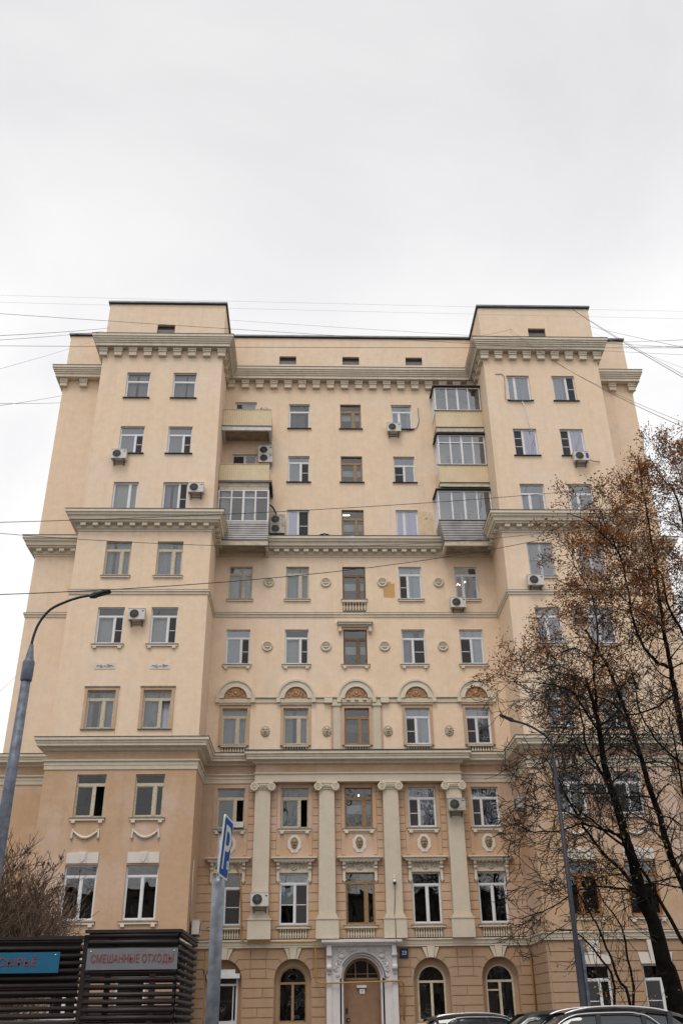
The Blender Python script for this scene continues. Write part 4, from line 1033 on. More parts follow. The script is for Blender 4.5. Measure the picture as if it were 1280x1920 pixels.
mb = MB(); mb.tube([(cx-.58, yd-.11, 1.50), (cx-.58, yd-.12, 1.56)], .02, 8); part('door_handle', mb, M['chrome'], dr, o=(cx, A, 0))
mb = MB(); mb.box(cx-.22, cx+.20, yd-.09, yd-.002, 2.74, 2.84); part('door_lamp', mb, M['slabwhite'], dr, o=(cx, A, 0))
mb = MB(); mb.box(cx-.10, cx+.12, yd-.065, yd-.052, 2.52, 2.69); part('notice_plate', mb, M['whiteplaster'], dr, o=(cx, A, 0))
text('notice_lettering', '97', .09, M['steelgrey'], dr, (cx+.01, yd-.068, 2.61), (pi/2, 0, 0))
mb = MB(); ring(mb, cx, 3.07, .70, .80, yd-.02, yd+.05, 24)
mb.box(cx-.70, cx+.70, yd-.03, yd+.03, 3.04, 3.12)
for dx in (-.26, .26): mb.box(cx+dx-.02, cx+dx+.02, yd-.01, yd+.03, 3.12, 3.07+.66)
mb.box(cx-.70, cx+.70, yd+.0, yd+.02, 3.26, 3.285)
fl = part('fanlight', mb, M['doorbrown'], bld, o=(cx, A, 3)); 
mb = MB(); mb.add([(cx, yd+.02, 3.07)]+[(cx+.75*cos(pi*i/16), yd+.02, 3.07+.75*sin(pi*i/16)) for i in range(17)], [(0, i+1, i+2) for i in range(16)]); part('pane', mb, M['glass_dark'], fl, o=(cx, A, 3))
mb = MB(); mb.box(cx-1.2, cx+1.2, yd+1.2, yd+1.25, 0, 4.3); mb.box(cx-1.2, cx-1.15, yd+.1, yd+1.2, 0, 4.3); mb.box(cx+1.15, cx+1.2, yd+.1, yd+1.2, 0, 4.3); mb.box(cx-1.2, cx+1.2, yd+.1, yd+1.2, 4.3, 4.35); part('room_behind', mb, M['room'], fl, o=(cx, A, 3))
mb = MB(); mb.box(cx-1.6, cx+1.6, A-1.3, A-.31, -.02, .22); part('doorstep', mb, M['kerb'], bld, o=(cx, A, 0))

# number plate
np_ = thing('house_number_plate', (4.02, A-.07, 4.05), 'small dark blue plate with white number 23 right of the white portal', 'sign')
mb = MB(); mb.box(3.86, 4.18, A-.09, A-.05, 3.88, 4.21); part('plate', mb, M['plateblue'], np_)
mb = MB(); mb.box(3.845, 3.86, A-.10, A-.04, 3.87, 4.22); mb.box(4.18, 4.195, A-.10, A-.04, 3.87, 4.22); mb.box(3.86, 4.18, A-.10, A-.04, 4.21, 4.225); mb.box(3.86, 4.18, A-.10, A-.04, 3.865, 3.88); part('rim', mb, M['black'], np_)
text('number_lettering', '23', .22, M['signwhite'], np_, (4.02, A-.095, 4.05), (pi/2, 0, 0), bold=.003)

# wall repairs and stains (real repaint patches, 4 mm of paint)
def patch(pts, y, mt, nm):
    mb = MB(); mb.prism(pts, y-.004, y-.0005); part(nm, mb, M[mt], bld, o=(pts[0][0], y, pts[0][1]))
P_ = lambda u, v, Y: (lambda p: (p.x, p.z))(at(u, v, Y))
patch([P_(719,1120,A), P_(740,1121,A), P_(739,1094,A), P_(733,1095,A), P_(732,1090,A), P_(725,1092,A), P_(724,1103,A), P_(718,1104,A)][::-1], A, 'orange_patch', 'repaint_patch')
patch([P_(784,1003,A), P_(812,1003,A), P_(813,975,A), P_(806,960,A), P_(797,974,A), P_(784,976,A)][::-1], A, 'ochre_patch', 'damp_stain')
patch([P_(1017,1010,B) if False else P_(783,958,A), P_(800,960,A), P_(800,974,A), P_(784,974,A)][::-1], A, 'ochre_patch', 'damp_stain')
for u, v in ((660,1007),):
    pass
mb = MB(); sweep(mb, [(2.0, A), (2.25, A)], [(0,24.025),(.625,24.025),(.625,23.86),(.565,23.84),(.555,23.74),(.475,23.68),(.445,23.52)]); part('cornice_repair', mb, M['slabwhite'], bld)
mb = MB(); sweep(mb, [(-7.12, B), (-7.0, B)], [(0,24.025),(.625,24.025),(.625,23.86),(.565,23.84),(.555,23.74),(.475,23.68),(.445,23.52)]); part('cornice_repair', mb, M['slabwhite'], bld)

# ------------------------------------------------------------------ balconies
YF = A-1.25
def corrug(mb, x0, x1, z0, z1, y, step=.10, dep=.014, axis='x', c=0):
    n = int(abs(x1-x0)/step*2); pts = []
    for i in range(n+1):
        t = x0+(x1-x0)*i/n; d = -dep if (i//1) % 2 else 0
        pts += [(t, d), (t+(x1-x0)/n*.3, d)]
    vs = []
    for t, d in pts[:-1]:
        if axis == 'x': vs += [(t, y+d, z0), (t, y+d, z1)]
        else: vs += [(c-d, t, z0), (c-d, t, z1)]
    mb.add(vs, [(2*i, 2*i+2, 2*i+3, 2*i+1) for i in range(len(vs)//2-1)])
def slab(parent, x0, x1, zt, th, edge, sides=(True, True)):
    mb = MB(); mb.box(x0, x1, YF-.02, A, zt-.10, zt); mb.box(x0, x1, YF-.02, YF+.10, zt-th, zt-.102)
    for on, a, b in ((sides[0], x0, x0+.14), (sides[1], x1-.14, x1)):
        if on: mb.add([(a,YF+.10,zt-.102),(b,YF+.10,zt-.102),(b,A,zt-.102),(a,A,zt-.102),(a,YF+.10,zt-th),(b,YF+.10,zt-th),(b,A,zt-th-.10),(a,A,zt-th-.10)], [(0,1,2,3),(4,7,6,5),(0,4,5,1),(1,5,6,2),(2,6,7,3),(3,7,4,0)])
    s_ = part('slab', mb, M[edge], parent)
    mb = MB(); mb.box(x0+.145, x1-.145, YF+.105, A-.005, zt-.125, zt-.103); part('soffit', mb, M['soffit'], s_)
    mb = MB(); mb.box(x0-.02, x1+.02, YF-.06, A, zt+.002, zt+.03); part('drip_edge', mb, M['flash'], s_)
def parapet_y(parent, x0, x1, z0, z1, left=True, right=True):
    mb = MB(); corrug(mb, x0, x1, z0, z1, YF-.005)
    if left: corrug(mb, YF, A-.02, z0, z1, 0, axis='y', c=x0)
    if right: corrug(mb, YF, A-.02, z0, z1, 0, axis='y', c=x1)
    mb.box(x0-.03, x0, YF-.03, YF, z0, z1); mb.box(x1, x1+.03, YF-.03, YF, z0, z1)
    pp = part('parapet_sheet', mb, M['yellowpanel'], parent)
    mb = MB(); mb.box(x0-.03, x1+.03, YF-.04, YF+.03, z1+.002, z1+.03); part('parapet_rail', mb, M['yellowpanel'], pp)
    return pp
def parapet_s(parent, x0, x1, z0, z1, taper=0.0):
    "board-clad parapet, each board overlapping the one below; leans in towards the foot"
    n = 8; h = (z1-z0)/n
    for i in range(n):
        za, zb = z0+i*h, z0+(i+1)*h; fa, fb = i/n, (i+1)/n
        y_a, y_b = YF+.02-.10*fa*(1 if taper else .2), YF+.02-.10*fb*(1 if taper else .2)
        xl, xl2 = x0+taper*(1-fa), x0+taper*(1-fb)
        mb = MB(); mb.add([(xl,y_a-.03,za),(x1,y_a-.03,za),(x1,y_b,zb),(xl2,y_b,zb),(xl,y_a+.02,za),(x1,y_a+.02,za)], [(0,1,2,3),(0,4,5,1)])
        # returning side on the open end
        for xs, on in ((0, True),):
            mb.add([(xl-.0,y_a-.03,za),(xl2,y_b,zb),(xl2,A-.02,zb),(xl,A-.02,za)], [(0,1,2,3)]); mb.add([(x1,y_a-.03,za),(x1,y_b,zb),(x1,A-.02,zb),(x1,A-.02,za)], [(3,2,1,0)])
        part('cladding_board', mb, M['siding'], parent)
def glazing(parent, x0, x1, z0, z1, cols, tr=None, side='l', roof=True, roofx=(0, 0), blueglass='glass', sashes=()):
    fw_ = .07; mb = MB(); y = YF-.01
    mb.box(x0, x0+fw_, y, y+.06, z0, z1); mb.box(x1-fw_, x1, y, y+.06, z0, z1); mb.box(x0+fw_, x1-fw_, y, y+.06, z1-fw_, z1); mb.box(x0+fw_, x1-fw_, y, y+.06, z0, z0+fw_)
    xs = [x0+fw_+(x1-x0-2*fw_)*i/cols for i in range(cols+1)]
    for i, x in enumerate(xs[1:-1]):
        hw = .055 if i == cols//2-1 else .04
        mb.box(x-hw, x+hw, y-.005, y+.06, z0+fw_, z1-fw_)
    if tr: mb.box(x0+fw_, x1-fw_, y-.012, y+.05, tr-.03, tr+.03)
    f = part('glazing_frame', mb, M['pvc'], parent)
    for i in range(cols):
        if tr:
            for c, d in ((z0+fw_, tr-.03), (tr+.03, z1-fw_)):
                q = MB(); q.quad((xs[i],y+.03,c),(xs[i+1],y+.03,c),(xs[i+1],y+.03,d),(xs[i],y+.03,d)); part('pane', q, M[blueglass], f)
        else:
            q = MB(); q.quad((xs[i],y+.03,z0+fw_),(xs[i+1],y+.03,z0+fw_),(xs[i+1],y+.03,z1-fw_),(xs[i],y+.03,z1-fw_)); part('pane', q, M[blueglass], f)
    for xx, s_ in ((x0, 1), (x1, -1)):
        mb = MB(); a = min(xx, xx+s_*.06); b = a+.06
        mb.box(a, b, YF+.05, YF+.12, z0, z1); mb.box(a, b, A-.09, A-.02, z0, z1); mb.box(a, b, YF+.12, A-.09, z1-.07, z1); mb.box(a, b, YF+.12, A-.09, z0, z0+.07); mb.box(a, b, (YF+A)/2-.04, (YF+A)/2+.04, z0+.07, z1-.07)
        sf = part('side_frame', mb, M['pvc'], parent); q = MB(); q.quad((a+.03,YF+.12,z0+.07),(a+.03,A-.09,z0+.07),(a+.03,A-.09,z1-.07),(a+.03,YF+.12,z1-.07)); part('pane', q, M[blueglass], sf)
    if roof:
        mb = MB(); a, b = x0-.10+roofx[0], x1+.04+roofx[1]
        mb.add([(a,YF-.16,z1+.02),(b,YF-.16,z1+.02),(b,A,z1+.16),(a,A,z1+.16),(a,YF-.16,z1+.06),(b,YF-.16,z1+.06),(b,A,z1+.20),(a,A,z1+.20)], [(0,3,2,1),(4,5,6,7),(0,1,5,4),(1,2,6,5),(2,3,7,6),(3,0,4,7)])
        part('canopy_roof', mb, M['flash'], parent)
    return f
def balcony(x, z, label):
    o = bpy.data.objects.new('balcony', None); C.objects.link(o); o.parent = bld; WL[o.name] = Vector((x, A, z)); o.location = WL[o.name]-WL[bld.name]; o['label'] = label
    return o
xl0, xl1, xr0, xr1 = XI0+.02, -2.28, 6.90, XI1-.02
b = balcony(-3.6, 30.5, 'open balcony with cream corrugated parapet and white slab edge'); parapet_y(b, xl0+.03, xl1-.03, 30.55, 31.62, False, True); slab(b, xl0, xl1, 30.50, .26, 'slabwhite', (True, True))
b = balcony(-3.6, 27, 'open balcony with corrugated parapet over the glazed one'); parapet_y(b, xl0+.03, xl1-.06, 26.98, 28.02, False, True); slab(b, xl0, xl1-.02, 26.92, .30, 'slabbeige')
q = MB(); q.box(xl1-.02, xl1+.14, YF-.12, A, 26.88, 26.95); q.box(xl1+.10, xl1+.14, YF-.12, A, 26.62, 26.88); q.box(xl0, xl1+.10, YF-.14, YF-.09, 26.84, 26.95); part('eaves_sheet', q, M['steelgrey'], b)
b = balcony(-3.6, 23.4, 'glazed balcony with white frames and grey boarded parapet, left'); glazing(b, xl0+.02, xl1-.02, 24.50, 26.42, 4, tr=25.92, roof=False, blueglass='glass')
q = MB(); pleats(q, xl0+.15, xl0+.6, 24.5, 26.3, YF+.2); pleats(q, xl0+1.4, xl0+1.95, 24.5, 26.3, YF+.2); part('curtain', q, M['curtain'], b)
q = MB(); q.box(xl0+.78, xl0+1.34, YF+.07, YF+.075, 24.58, 25.85); q.box(xl0+2.1, xl0+2.66, YF+.07, YF+.075, 24.58, 25.85); part('insect_screen', q, M['scrn'], b)
q = MB(); q.box(xl0+.05, xl1-.05, YF-.0, YF+.05, 26.44, 26.62); part('head_board', q, M['slabbeige'], b)
parapet_s(b, xl0+.02, xl1-.01, 23.44, 24.48); slab(b, xl0, xl1, 23.40, .28, 'slabbeige')
b = balcony(8.2, 30.5, 'glazed balcony under dark roof, highest of the stack on the right'); glazing(b, xr0+.02, xr1-.02, 31.66, 33.26, 4, blueglass='glass_blue'); parapet_y(b, xr0+.04, xr1-.02, 30.56, 31.62, True, False); slab(b, xr0, xr1, 30.50, .27, 'slabbeige')
q = MB(); q.box(xr0-.06, xr1, YF-.06, YF+.02, 31.628, 31.66); part('sill', q, M['flash'], b)
b = balcony(8.2, 27, 'glazed balcony with full-width transom, middle of the right stack'); glazing(b, xr0+.02, xr1-.02, 28.06, 30.0, 4, tr=29.50, blueglass='glass_blue'); parapet_y(b, xr0, xr1-.02, 26.96, 28.02, True, False); slab(b, xr0-.02, xr1, 26.90, .22, 'slabbeige')
q = MB(); q.box(xr0-.10, xr1, YF-.06, YF+.02, 28.028, 28.06); part('sill', q, M['flash'], b)
b = balcony(8.2, 23.4, 'glazed balcony with grey boarded parapet, lowest on the right'); glazing(b, xr0-.20, xr1, 24.60, 26.42, 4, blueglass='glass_blue'); parapet_s(b, xr0-.20, xr1-.01, 23.44, 24.56, .22); slab(b, xr0, xr1, 23.40, .28, 'slabbeige')
q = MB(); q.box(xr0-.24, xr1, YF-.12, YF-.04, 24.565, 24.60); part('sill', q, M['flash'], b)

# ------------------------------------------------------------------ air conditioners
def make_ac(w=.78, h=.54, casing='acwhite'):
    "hangs on a wall behind it: origin at the middle of its back, body towards -y"
    parts = {}
    body = MB(); d = .30; body.box(-w/2, w/2, -.10-d, -.10, -h/2, h/2)
    body.box(-w/2-.012, w/2+.012, -.115-d, -.09, h/2+.0, h/2+.015)
    br = MB()
    for s in (-1, 1):
        br.box(s*w*.33-.02, s*w*.33+.02, -.42, 0, -h/2-.045, -h/2-.004); br.box(s*w*.33-.02, s*w*.33+.02, -.03, 0, -h/2-.25, -h/2-.046)
        br.tube([(s*w*.33, -.36, -h/2-.04), (s*w*.33, -.02, -h/2-.24)], .012, 4)
    br.box(-w*.33, w*.33, -.028, -.005, -h/2-.16, -h/2-.12)
    cx = -w*.13; r = h*.40; yf = -.10-d
    fan = MB(); fan.lathe([(r,-.002),(r,-.012),(0,-.012)], 24, (cx, yf, 0), 'y')
    gr = MB()
    for q in (.35, .6, .82): ring(gr, cx, 0, r*q-.006, r*q+.006, yf-.022, yf-.012, 18, 0, 2*pi)
    gr.lathe([(r*.16,-.012),(r*.16,-.03),(0,-.03)], 12, (cx, yf, 0), 'y')
    for k in range(6): a = k*pi/6; gr.tube([(cx+r*cos(a), yf-.018, r*sin(a)), (cx-r*cos(a), yf-.018, -r*sin(a))], .004, 3)
    rim = MB(); ring(rim, cx, 0, r, r+.018, yf-.02, yf, 24, 0, 2*pi); rim.box(w*.27, w*.275, yf-.004, yf, -h/2, h/2)
    lg = MB(); lg.box(w*.31, w*.43, yf-.004, yf-.001, h*.22, h*.34)
    return [('casing', body, casing), ('bracket', br, 'steelgrey'), ('fan_guard', fan, 'acfan'), ('grille', gr, 'steelgrey'), ('fan_rim', rim, casing), ('badge', lg, 'steelgrey')]
ac_spec = [
 (224,853,B,0,'acwhite','white air conditioner left of the seventh-storey window at the left corner wing'),
 (368,916,B,0,'acwhite','white air conditioner beside the window just above the left wing cornice'),
 (257,1153,B,0,'acwhite','air conditioner hanging between two white windows of the left wing'),
 (498,846,A,0,'acwhite','upper of two stacked air conditioners at the open balcony'),
 (498,861,A,0,'acwhite','lower of two stacked air conditioners at the open balcony'),
 (520,976,A,0,'acold','upper grimy air conditioner beside the glazed balcony, above the middle cornice'),
 (520,993,A,0,'acold','lower grimy air conditioner resting on the middle cornice ledge'),
 (738,803,A,0,'acwhite','air conditioner below the top-storey window left of the glazed balconies'),
 (1088,857,B,0,'acwhite','air conditioner with a blue badge on the right wing'),
 (1003,1089,B,0,'acwhite','white air conditioner under the four-pane grey window'),
 (858,1131,A,0,'acwhite','air conditioner below the window with lit bulbs'),
 (855,1509,PJ,0,'acold','grimy air conditioner fixed on the fourth white pilaster'),
 (487,1687,PJ,0,'acwhite','air conditioner fixed low on the first white pilaster'),
 (1088,1150,B,0,'acold','old air conditioner behind the rusty tree crown on the right wing'),
 (1128,1482,B,0,'acold','air conditioner between two lower windows behind the tree'),
]
GA = 'air conditioners on the facade'
protos = {}
for u, v, Y, rz, cs, lab in ac_spec:
    p = at(u, v, Y-.25); p.y = Y
    if cs not in protos:
        t = thing('air_conditioner', p, lab, 'air conditioner', GA)
        for nm, mb, mt in make_ac(casing=cs): part(nm, mb, M[mt], t, local=True)
        protos[cs] = t
    else: t = copy_thing(protos[cs], p, 0, lab, GA)
    if 'blue badge' in lab:
        q = MB(); q.box(.235, .375, -.408, -.403, -.14, .15); part('blue_badge', q, M['cobalt'], t, local=True)
p = at(368, 1740, 42.4); copy_thing(protos['acwhite'], (XI0, 42.35, p.z), pi/2, 'air conditioner on the inner side wall of the left wing, edge on', GA)
p = at(961, 1506, 42.4); copy_thing(protos['acold'], (XI1, 42.4, p.z), -pi/2, 'air conditioner on the inner side wall of the right wing', GA)

# cables and pipes on the facade
def cable(name, pts, r, mt, label, cat, group=None, n=5):
    P = [Vector(q) for q in pts]; mb = MB(); mb.tube(P, r, n)
    o = part(name, mb, M[mt], None, o=P[0]); return tag(o, label, cat, group)
cable('gas_pipe', [at(443,1625,A-.06), at(450,1640,A-.08), at(452,1700,A-.10), at(452,1750,A-.12), at(454,1762,A-.30), at(459,1767,A-.32), at(588,1766,A-.32), at(591,1770,A-.32), at(592,1832,A-.20), at(595,1841,A-.25), at(604,1844,PJ-.10), at(700,1841,PJ-.15), at(752,1839,PJ-.08), at(756,1845,A-.25), at(757,1885,A-.12), at(757,1912,A-.10)], .035, 'gas', 'yellow gas pipe bending along the ground floor belt and across the portal', 'gas pipe')
cable('gas_pipe', [at(985,1792,A-1.2), at(989,1794,A-1.2), at(990,1806,A-1.2), at(996,1870,A-1.2), at(1000,1915,A-1.2)], .03, 'gas', 'yellow gas riser at the inner corner of the right wing', 'gas pipe') if False else None
c_ = [(XI1-.08, A-.4, 3.85), (XI1-.08, A-.35, 3.88), (XI1-.08, A-.30, 3.80), (XI1-.08, A-.30, .2)]
cable('gas_pipe', [(XI1-.3, A-.08, 3.86), (XI1-.12, A-.10, 3.86), (XI1-.10, A-.10, 3.70), (XI1-.10, A-.10, .15)], .035, 'gas', 'yellow gas riser in the inner corner beside the right wing', 'gas pipe')
cable('wall_conduit', [at(366,1630,41.9), at(363,1680,41.95), at(360,1725,42.0)] if False else [(XI0+.03, 41.9, 7.6), (XI0+.03, 41.9, 5.2)], .025, 'whiteplaster', 'white conduit running down the inner side of the left wing', 'conduit')
sc_ = thing('security_camera', at(739, 1655, PJ), 'white dome security camera on the third white pilaster', 'security camera')
x, y, z = WL[sc_.name]
q = MB(); q.box(x-.05, x+.05, PJ-.03, PJ-.002, z+.10, z+.36); q.tube([(x, PJ-.02, z+.22), (x, PJ-.10, z+.22), (x, PJ-.12, z+.12)], .03, 8); part('mount', q, M['whiteplaster'], sc_)
q = MB(); q.lathe([(.03,.12),(.075,.08),(.085,.0)], 14, (x, PJ-.13, z)); part('housing', q, M['pvc'], sc_)
q = MB(); q.lathe([(.08,-.003),(.075,-.05),(.05,-.09),(.0,-.105)], 14, (x, PJ-.13, z)); part('dome', q, M['black'], sc_)
cable('camera_cable', [(x, PJ-.12, z-.09), at(740,1690,PJ-.03), at(739,1715,PJ-.05), at(741,1728,PJ-.17), at(742,1760,PJ-.14), at(743,1764,PJ-.40), at(743,1775,PJ-.40), at(744,1785,A-.30), at(744,1812,A-.08), at(747,1835,A-.08)], .013, 'wire', 'black cable hanging from the camera down the pilaster to the portal', 'cable')
cable('loose_cable', [at(928,701,B-.03), at(940,701,B-.03), at(945,706,B-.03), at(947,748,B-.05), at(960,750,B-.12), at(995,750,B-.12)], .02, 'wiregrey', 'grey cable looping round the top window of the right wing', 'cable')
cable('loose_cable', [at(978,752,B-.1), at(984,762,B-.12), at(987,780,B-.08), at(993,800,B-.05), at(996,808,B-.05)], .02, 'pvc', 'white frayed cable hanging between two windows of the right wing', 'cable')
cable('loose_cable', [at(783,765,A-.03), at(785,790,A-.03), at(781,802,A-.04), at(770,807,A-.05), at(752,806,A-.1)], .018, 'steelgrey', 'dark cable curling from the wall to the air conditioner near the glazed balconies', 'cable')
cable('loose_cable', [at(1101,861,B-.2), at(1112,865,B-.1), at(1124,866,B-.05)], .02, 'wire', 'short dark cable right of the air conditioner with the blue badge', 'cable')
cable('loose_cable', [at(504,945,A-.3), at(512,952,A-.2), at(517,962,A-.15), at(519,970,A-.15)], .045, 'wire', 'thick black hose from the glazed balcony to the stacked units', 'hose')
# pigeons on the cornice
def bird(p, lab, rz):
    t = thing('pigeon', p, lab, 'pigeon', 'pigeons on the cornice', rz)
    q = MB(); q.tube([(-.16,0,.05), (-.08,0,.08), (0,0,.10), (.07,0,.12), (.10,0,.17), (.12,0,.20)], [.01,.035,.055,.045,.028,.026], 8); q.tube([(.13,0,.20), (.165,0,.195)], [.014,.003], 5)
    q.tube([(.0,.02,.06), (.0,.02,0)], .006, 4); q.tube([(.0,-.02,.06), (.0,-.02,0)], .006, 4); part('body', q, M['lamppoledk'], t, local=True)
bird((at(604,1006,A-.45).x, A-.45, 24.07), 'left of two pigeons perched on the middle cornice', .4); bird((at(612,1006,A-.45).x, A-.45, 24.07), 'right of two pigeons perched on the middle cornice', 2.6)
t = thing('dry_plant', (at(496,768,YF+.1).x, YF+.1, 31.62), 'small dry plant tuft behind the open balcony parapet', 'plant')
q = MB()
for k in range(14):
    a = random.uniform(0, 6.28); l = random.uniform(.1, .24); q.tube([(0,0,0), (l*.5*cos(a), l*.2*sin(a), l*.6), (l*cos(a), l*.4*sin(a), l*.8)], .008, 3); q.blob((l*cos(a), l*.4*sin(a), l*.8), (.03,.02,.03), 5)
part('stems', q, M['bud'], t, local=True)
q = win_at(WC['L2'], ROW[3][0]); mb = MB(); mb.lathe([(.05,0),(.085,.03),(.09,.16),(.06,.24),(.035,.27),(.035,.33),(0,.34)], 12, (WC['L2']-.22, B+RD+.06, ROW[3][0]+.06)); tag(part('water_jug', mb, M['cyan'], None, o=(WC['L2']-.22, B+RD+.06, ROW[3][0]+.06)), 'light blue jug behind the glass on a left wing window sill', 'jug')
ACB = MB(); ACB.box(-.16, .16, -.22, 0, 0, .2)
p = (COL[1]+.42, A-.02, 9.30); o = part('window_box', MB().box(p[0]-.28, p[0]+.20, A-.20, A-.003, 9.285, 9.53), M['slabwhite'], None, o=p); tag(o, 'small white box on the sill of the second-floor window behind the parking sign', 'box')

# ------------------------------------------------------------------ street furniture
def smooth_path(pts, n=5):
    P = [Vector(p) for p in pts]; out = []
    for i in range(len(P)-1):
        a, b, c, d = P[max(i-1, 0)], P[i], P[i+1], P[min(i+2, len(P)-1)]
        for k in range(n):
            t = k/n; out.append(.5*((2*b)+(c-a)*t+(2*a-5*b+4*c-d)*t*t+(3*b-a-3*c+d)*t**3))
    out.append(P[-1]); return out
# left lamp
YL = 14.0; bx = -4.44
lamp = thing('street_lamp', (bx, YL, 0), 'tall grey street lamp with curved arm in front of the left wing', 'street lamp', 'street lamps')
q = MB(); q.lathe([(.16,0),(.16,.03),(.115,.04),(.11,1.2),(.085,4.2),(.072,6.25)], 18, (bx, YL, 0)); part('pole', q, M['lamppole'], lamp)
q = MB(); q.lathe([(.072,6.18),(.090,6.22),(.092,6.50),(.082,6.53),(.070,6.54),(.030,6.80)], 18, (bx, YL, 0)); part('collar', q, M['lamppole'], lamp)
arm = smooth_path([at(58,1222,YL), at(62,1198,YL), at(74,1168,YL), at(95,1143,YL), at(125,1128,YL), at(150,1120,YL), at(172,1116,YL)])
arm[0] = Vector((bx, YL, 6.72)); q = MB(); q.tube(arm, .022, 8); part('arm', q, M['lamppoledk'], lamp)
def lamp_head(a, b, w, parent, mt='lamphead'):
    a, b = Vector(a), Vector(b); d = (b-a).normalized(); L_ = (b-a).length; side = d.cross(Vector((0,0,1))).normalized(); upv = side.cross(d)
    q = MB(); st = [(0,.4,.5),(.12,.75,.8),(.3,.95,1),(.34,1.0,.55),(.9,1.0,.5),(1,.7,.3)]; vs = []
    for t, ws, hs in st:
        for sx_, sz in ((-1,-.35),(1,-.35),(1,.3),(.6,.55),(-.6,.55),(-1,.3)): p = a+d*L_*t+side*sx_*w*ws+upv*sz*w*1.0*hs; vs.append(tuple(p))
    n = 6; q.add(vs, [(i*n+j, i*n+(j+1) % n, (i+1)*n+(j+1) % n, (i+1)*n+j) for i in range(len(st)-1) for j in range(n)]+[tuple(range(n)), tuple((len(st)-1)*n+j for j in range(n))])
    h = part('lamp_head', q, M[mt], parent)
    q = MB(); c = a+d*L_*.62-upv*w*.20; q.blob(tuple(c), (L_*.22, w*.6, w*.05), 8); part('lens', q, M['steelgrey'], h)
lamp_head(at(168,1119,YL), at(208,1108,YL), .075, lamp)
# right lamp
YR = 24.0; bx = 6.30
lamp2 = thing('street_lamp', (bx, YR, 0), 'dark grey street lamp half hidden by the bare tree branches', 'street lamp', 'street lamps')
q = MB(); q.lathe([(.16,0),(.16,.03),(.095,.05),(.08,2.9),(.064,3.0),(.046,7.4)], 16, (bx, YR, 0)); part('pole', q, M['lamppoledk'], lamp2)
q = MB(); q.box(bx+.082, bx+.15, YR-.05, YR+.05, .5, 3.1); part('cable_duct', q, M['lamppole'], lamp2)
q = MB(); pa = smooth_path([(bx, YR, 7.3), (bx-.02, YR, 7.6), at(1030,1388,YR), at(1008,1370,YR), at(985,1358,YR), at(960,1351,YR)]); q.tube(pa, .03, 7); part('arm', q, M['lamppoledk'], lamp2)
lamp_head(at(963,1352,YR), at(936,1340,YR), .09, lamp2)
# parking sign
YS = 8.08; sxp = -.750
ps = thing('parking_sign', (sxp, YS, 0), 'blue parking sign turned almost edge on atop a galvanised post', 'road sign')
q = MB(); q.lathe([(.052,0),(.052,2.50),(.046,2.53),(.020,2.54),(.020,2.90),(0,2.905)], 20, (sxp, YS, 0)); part('post', q, M['galv'], ps)
e0, e1 = Vector((-.730, 7.86, 0)), Vector((-.692, 8.26, 0))
dv = (e1-e0).normalized(); nv = Vector((dv.y, -dv.x, 0));
if nv.dot(Vector((0,0,0))-e0) < 0: nv = -nv
zt, zb = 3.005, 2.535
def spt(u, z, off=0): p = e0+(e1-e0)*u+nv*off; return (p.x+(z-.5)*.036, p.y, zb+(zt-zb)*z)
def splate(mb, poly, o0, o1):
    n = len(poly); vs = [spt(a, b, o0) for a, b in poly]+[spt(a, b, o1) for a, b in poly]
    mb.add(vs, [tuple(range(n)), tuple(range(2*n-1, n-1, -1))]+[(i, (i+1) % n, n+(i+1) % n, n+i) for i in range(n)])
def rr(x0, x1, z0, z1, r=.06, n=4):
    pts = []
    for cx, cz, a0 in ((x1-r, z1-r, 0), (x0+r, z1-r, 90), (x0+r, z0+r, 180), (x1-r, z0+r, 270)):
        for k in range(n+1): a = radians(a0+90*k/n); pts.append((cx+r*cos(a), cz+r*sin(a)))
    return pts
q = MB(); splate(q, rr(0, 1, 0, 1), 0, .012); pl_ = part('sign_panel', q, M['signwhite'], ps)
q = MB(); splate(q, rr(.05, .95, .035, .965), .0125, .0135); part('blue_face', q, M['signblue'], pl_)
q = MB(); splate(q, [(.24,.13),(.37,.13),(.37,.86),(.24,.86)], .0138, .0148)
ou, iu = [], []
for k in range(13):
    a = radians(90-180*k/12); ou.append((.58+.34*cos(a), .65+.21*sin(a))); iu.append((.56+.19*cos(a), .65+.115*sin(a)))
ou = [(.37,.86)]+ou+[(.37,.44)]; iu = [(.37,.765)]+iu+[(.37,.535)]
for k in range(len(ou)-1): splate(q, [ou[k], ou[k+1], iu[k+1], iu[k]], .0138, .0148)
part('letter_p', q, M['signwhite'], pl_)
q = MB()
for k in range(16):
    a, b_ = 2*pi*k/16, 2*pi*(k+1)/16
    splate(q, [(.82+.13*cos(a), .245+.075*sin(a)), (.82+.13*cos(b_), .245+.075*sin(b_)), (.82+.085*cos(b_), .245+.05*sin(b_)), (.82+.085*cos(a), .245+.05*sin(a))], .0138, .0148)
splate(q, [(.79,.20),(.85,.20),(.85,.29),(.79,.29)], .0138, .0148)
part('coin_symbol', q, M['signwhite'], pl_)
for z in (.2, .8):
    q = MB(); p0 = spt(.1, z, -.005); q.box(sxp-.028, sxp+.03, YS-.03, YS+.03, p0[2]-.012, p0[2]+.012); part('clamp', q, M['galv'], ps)

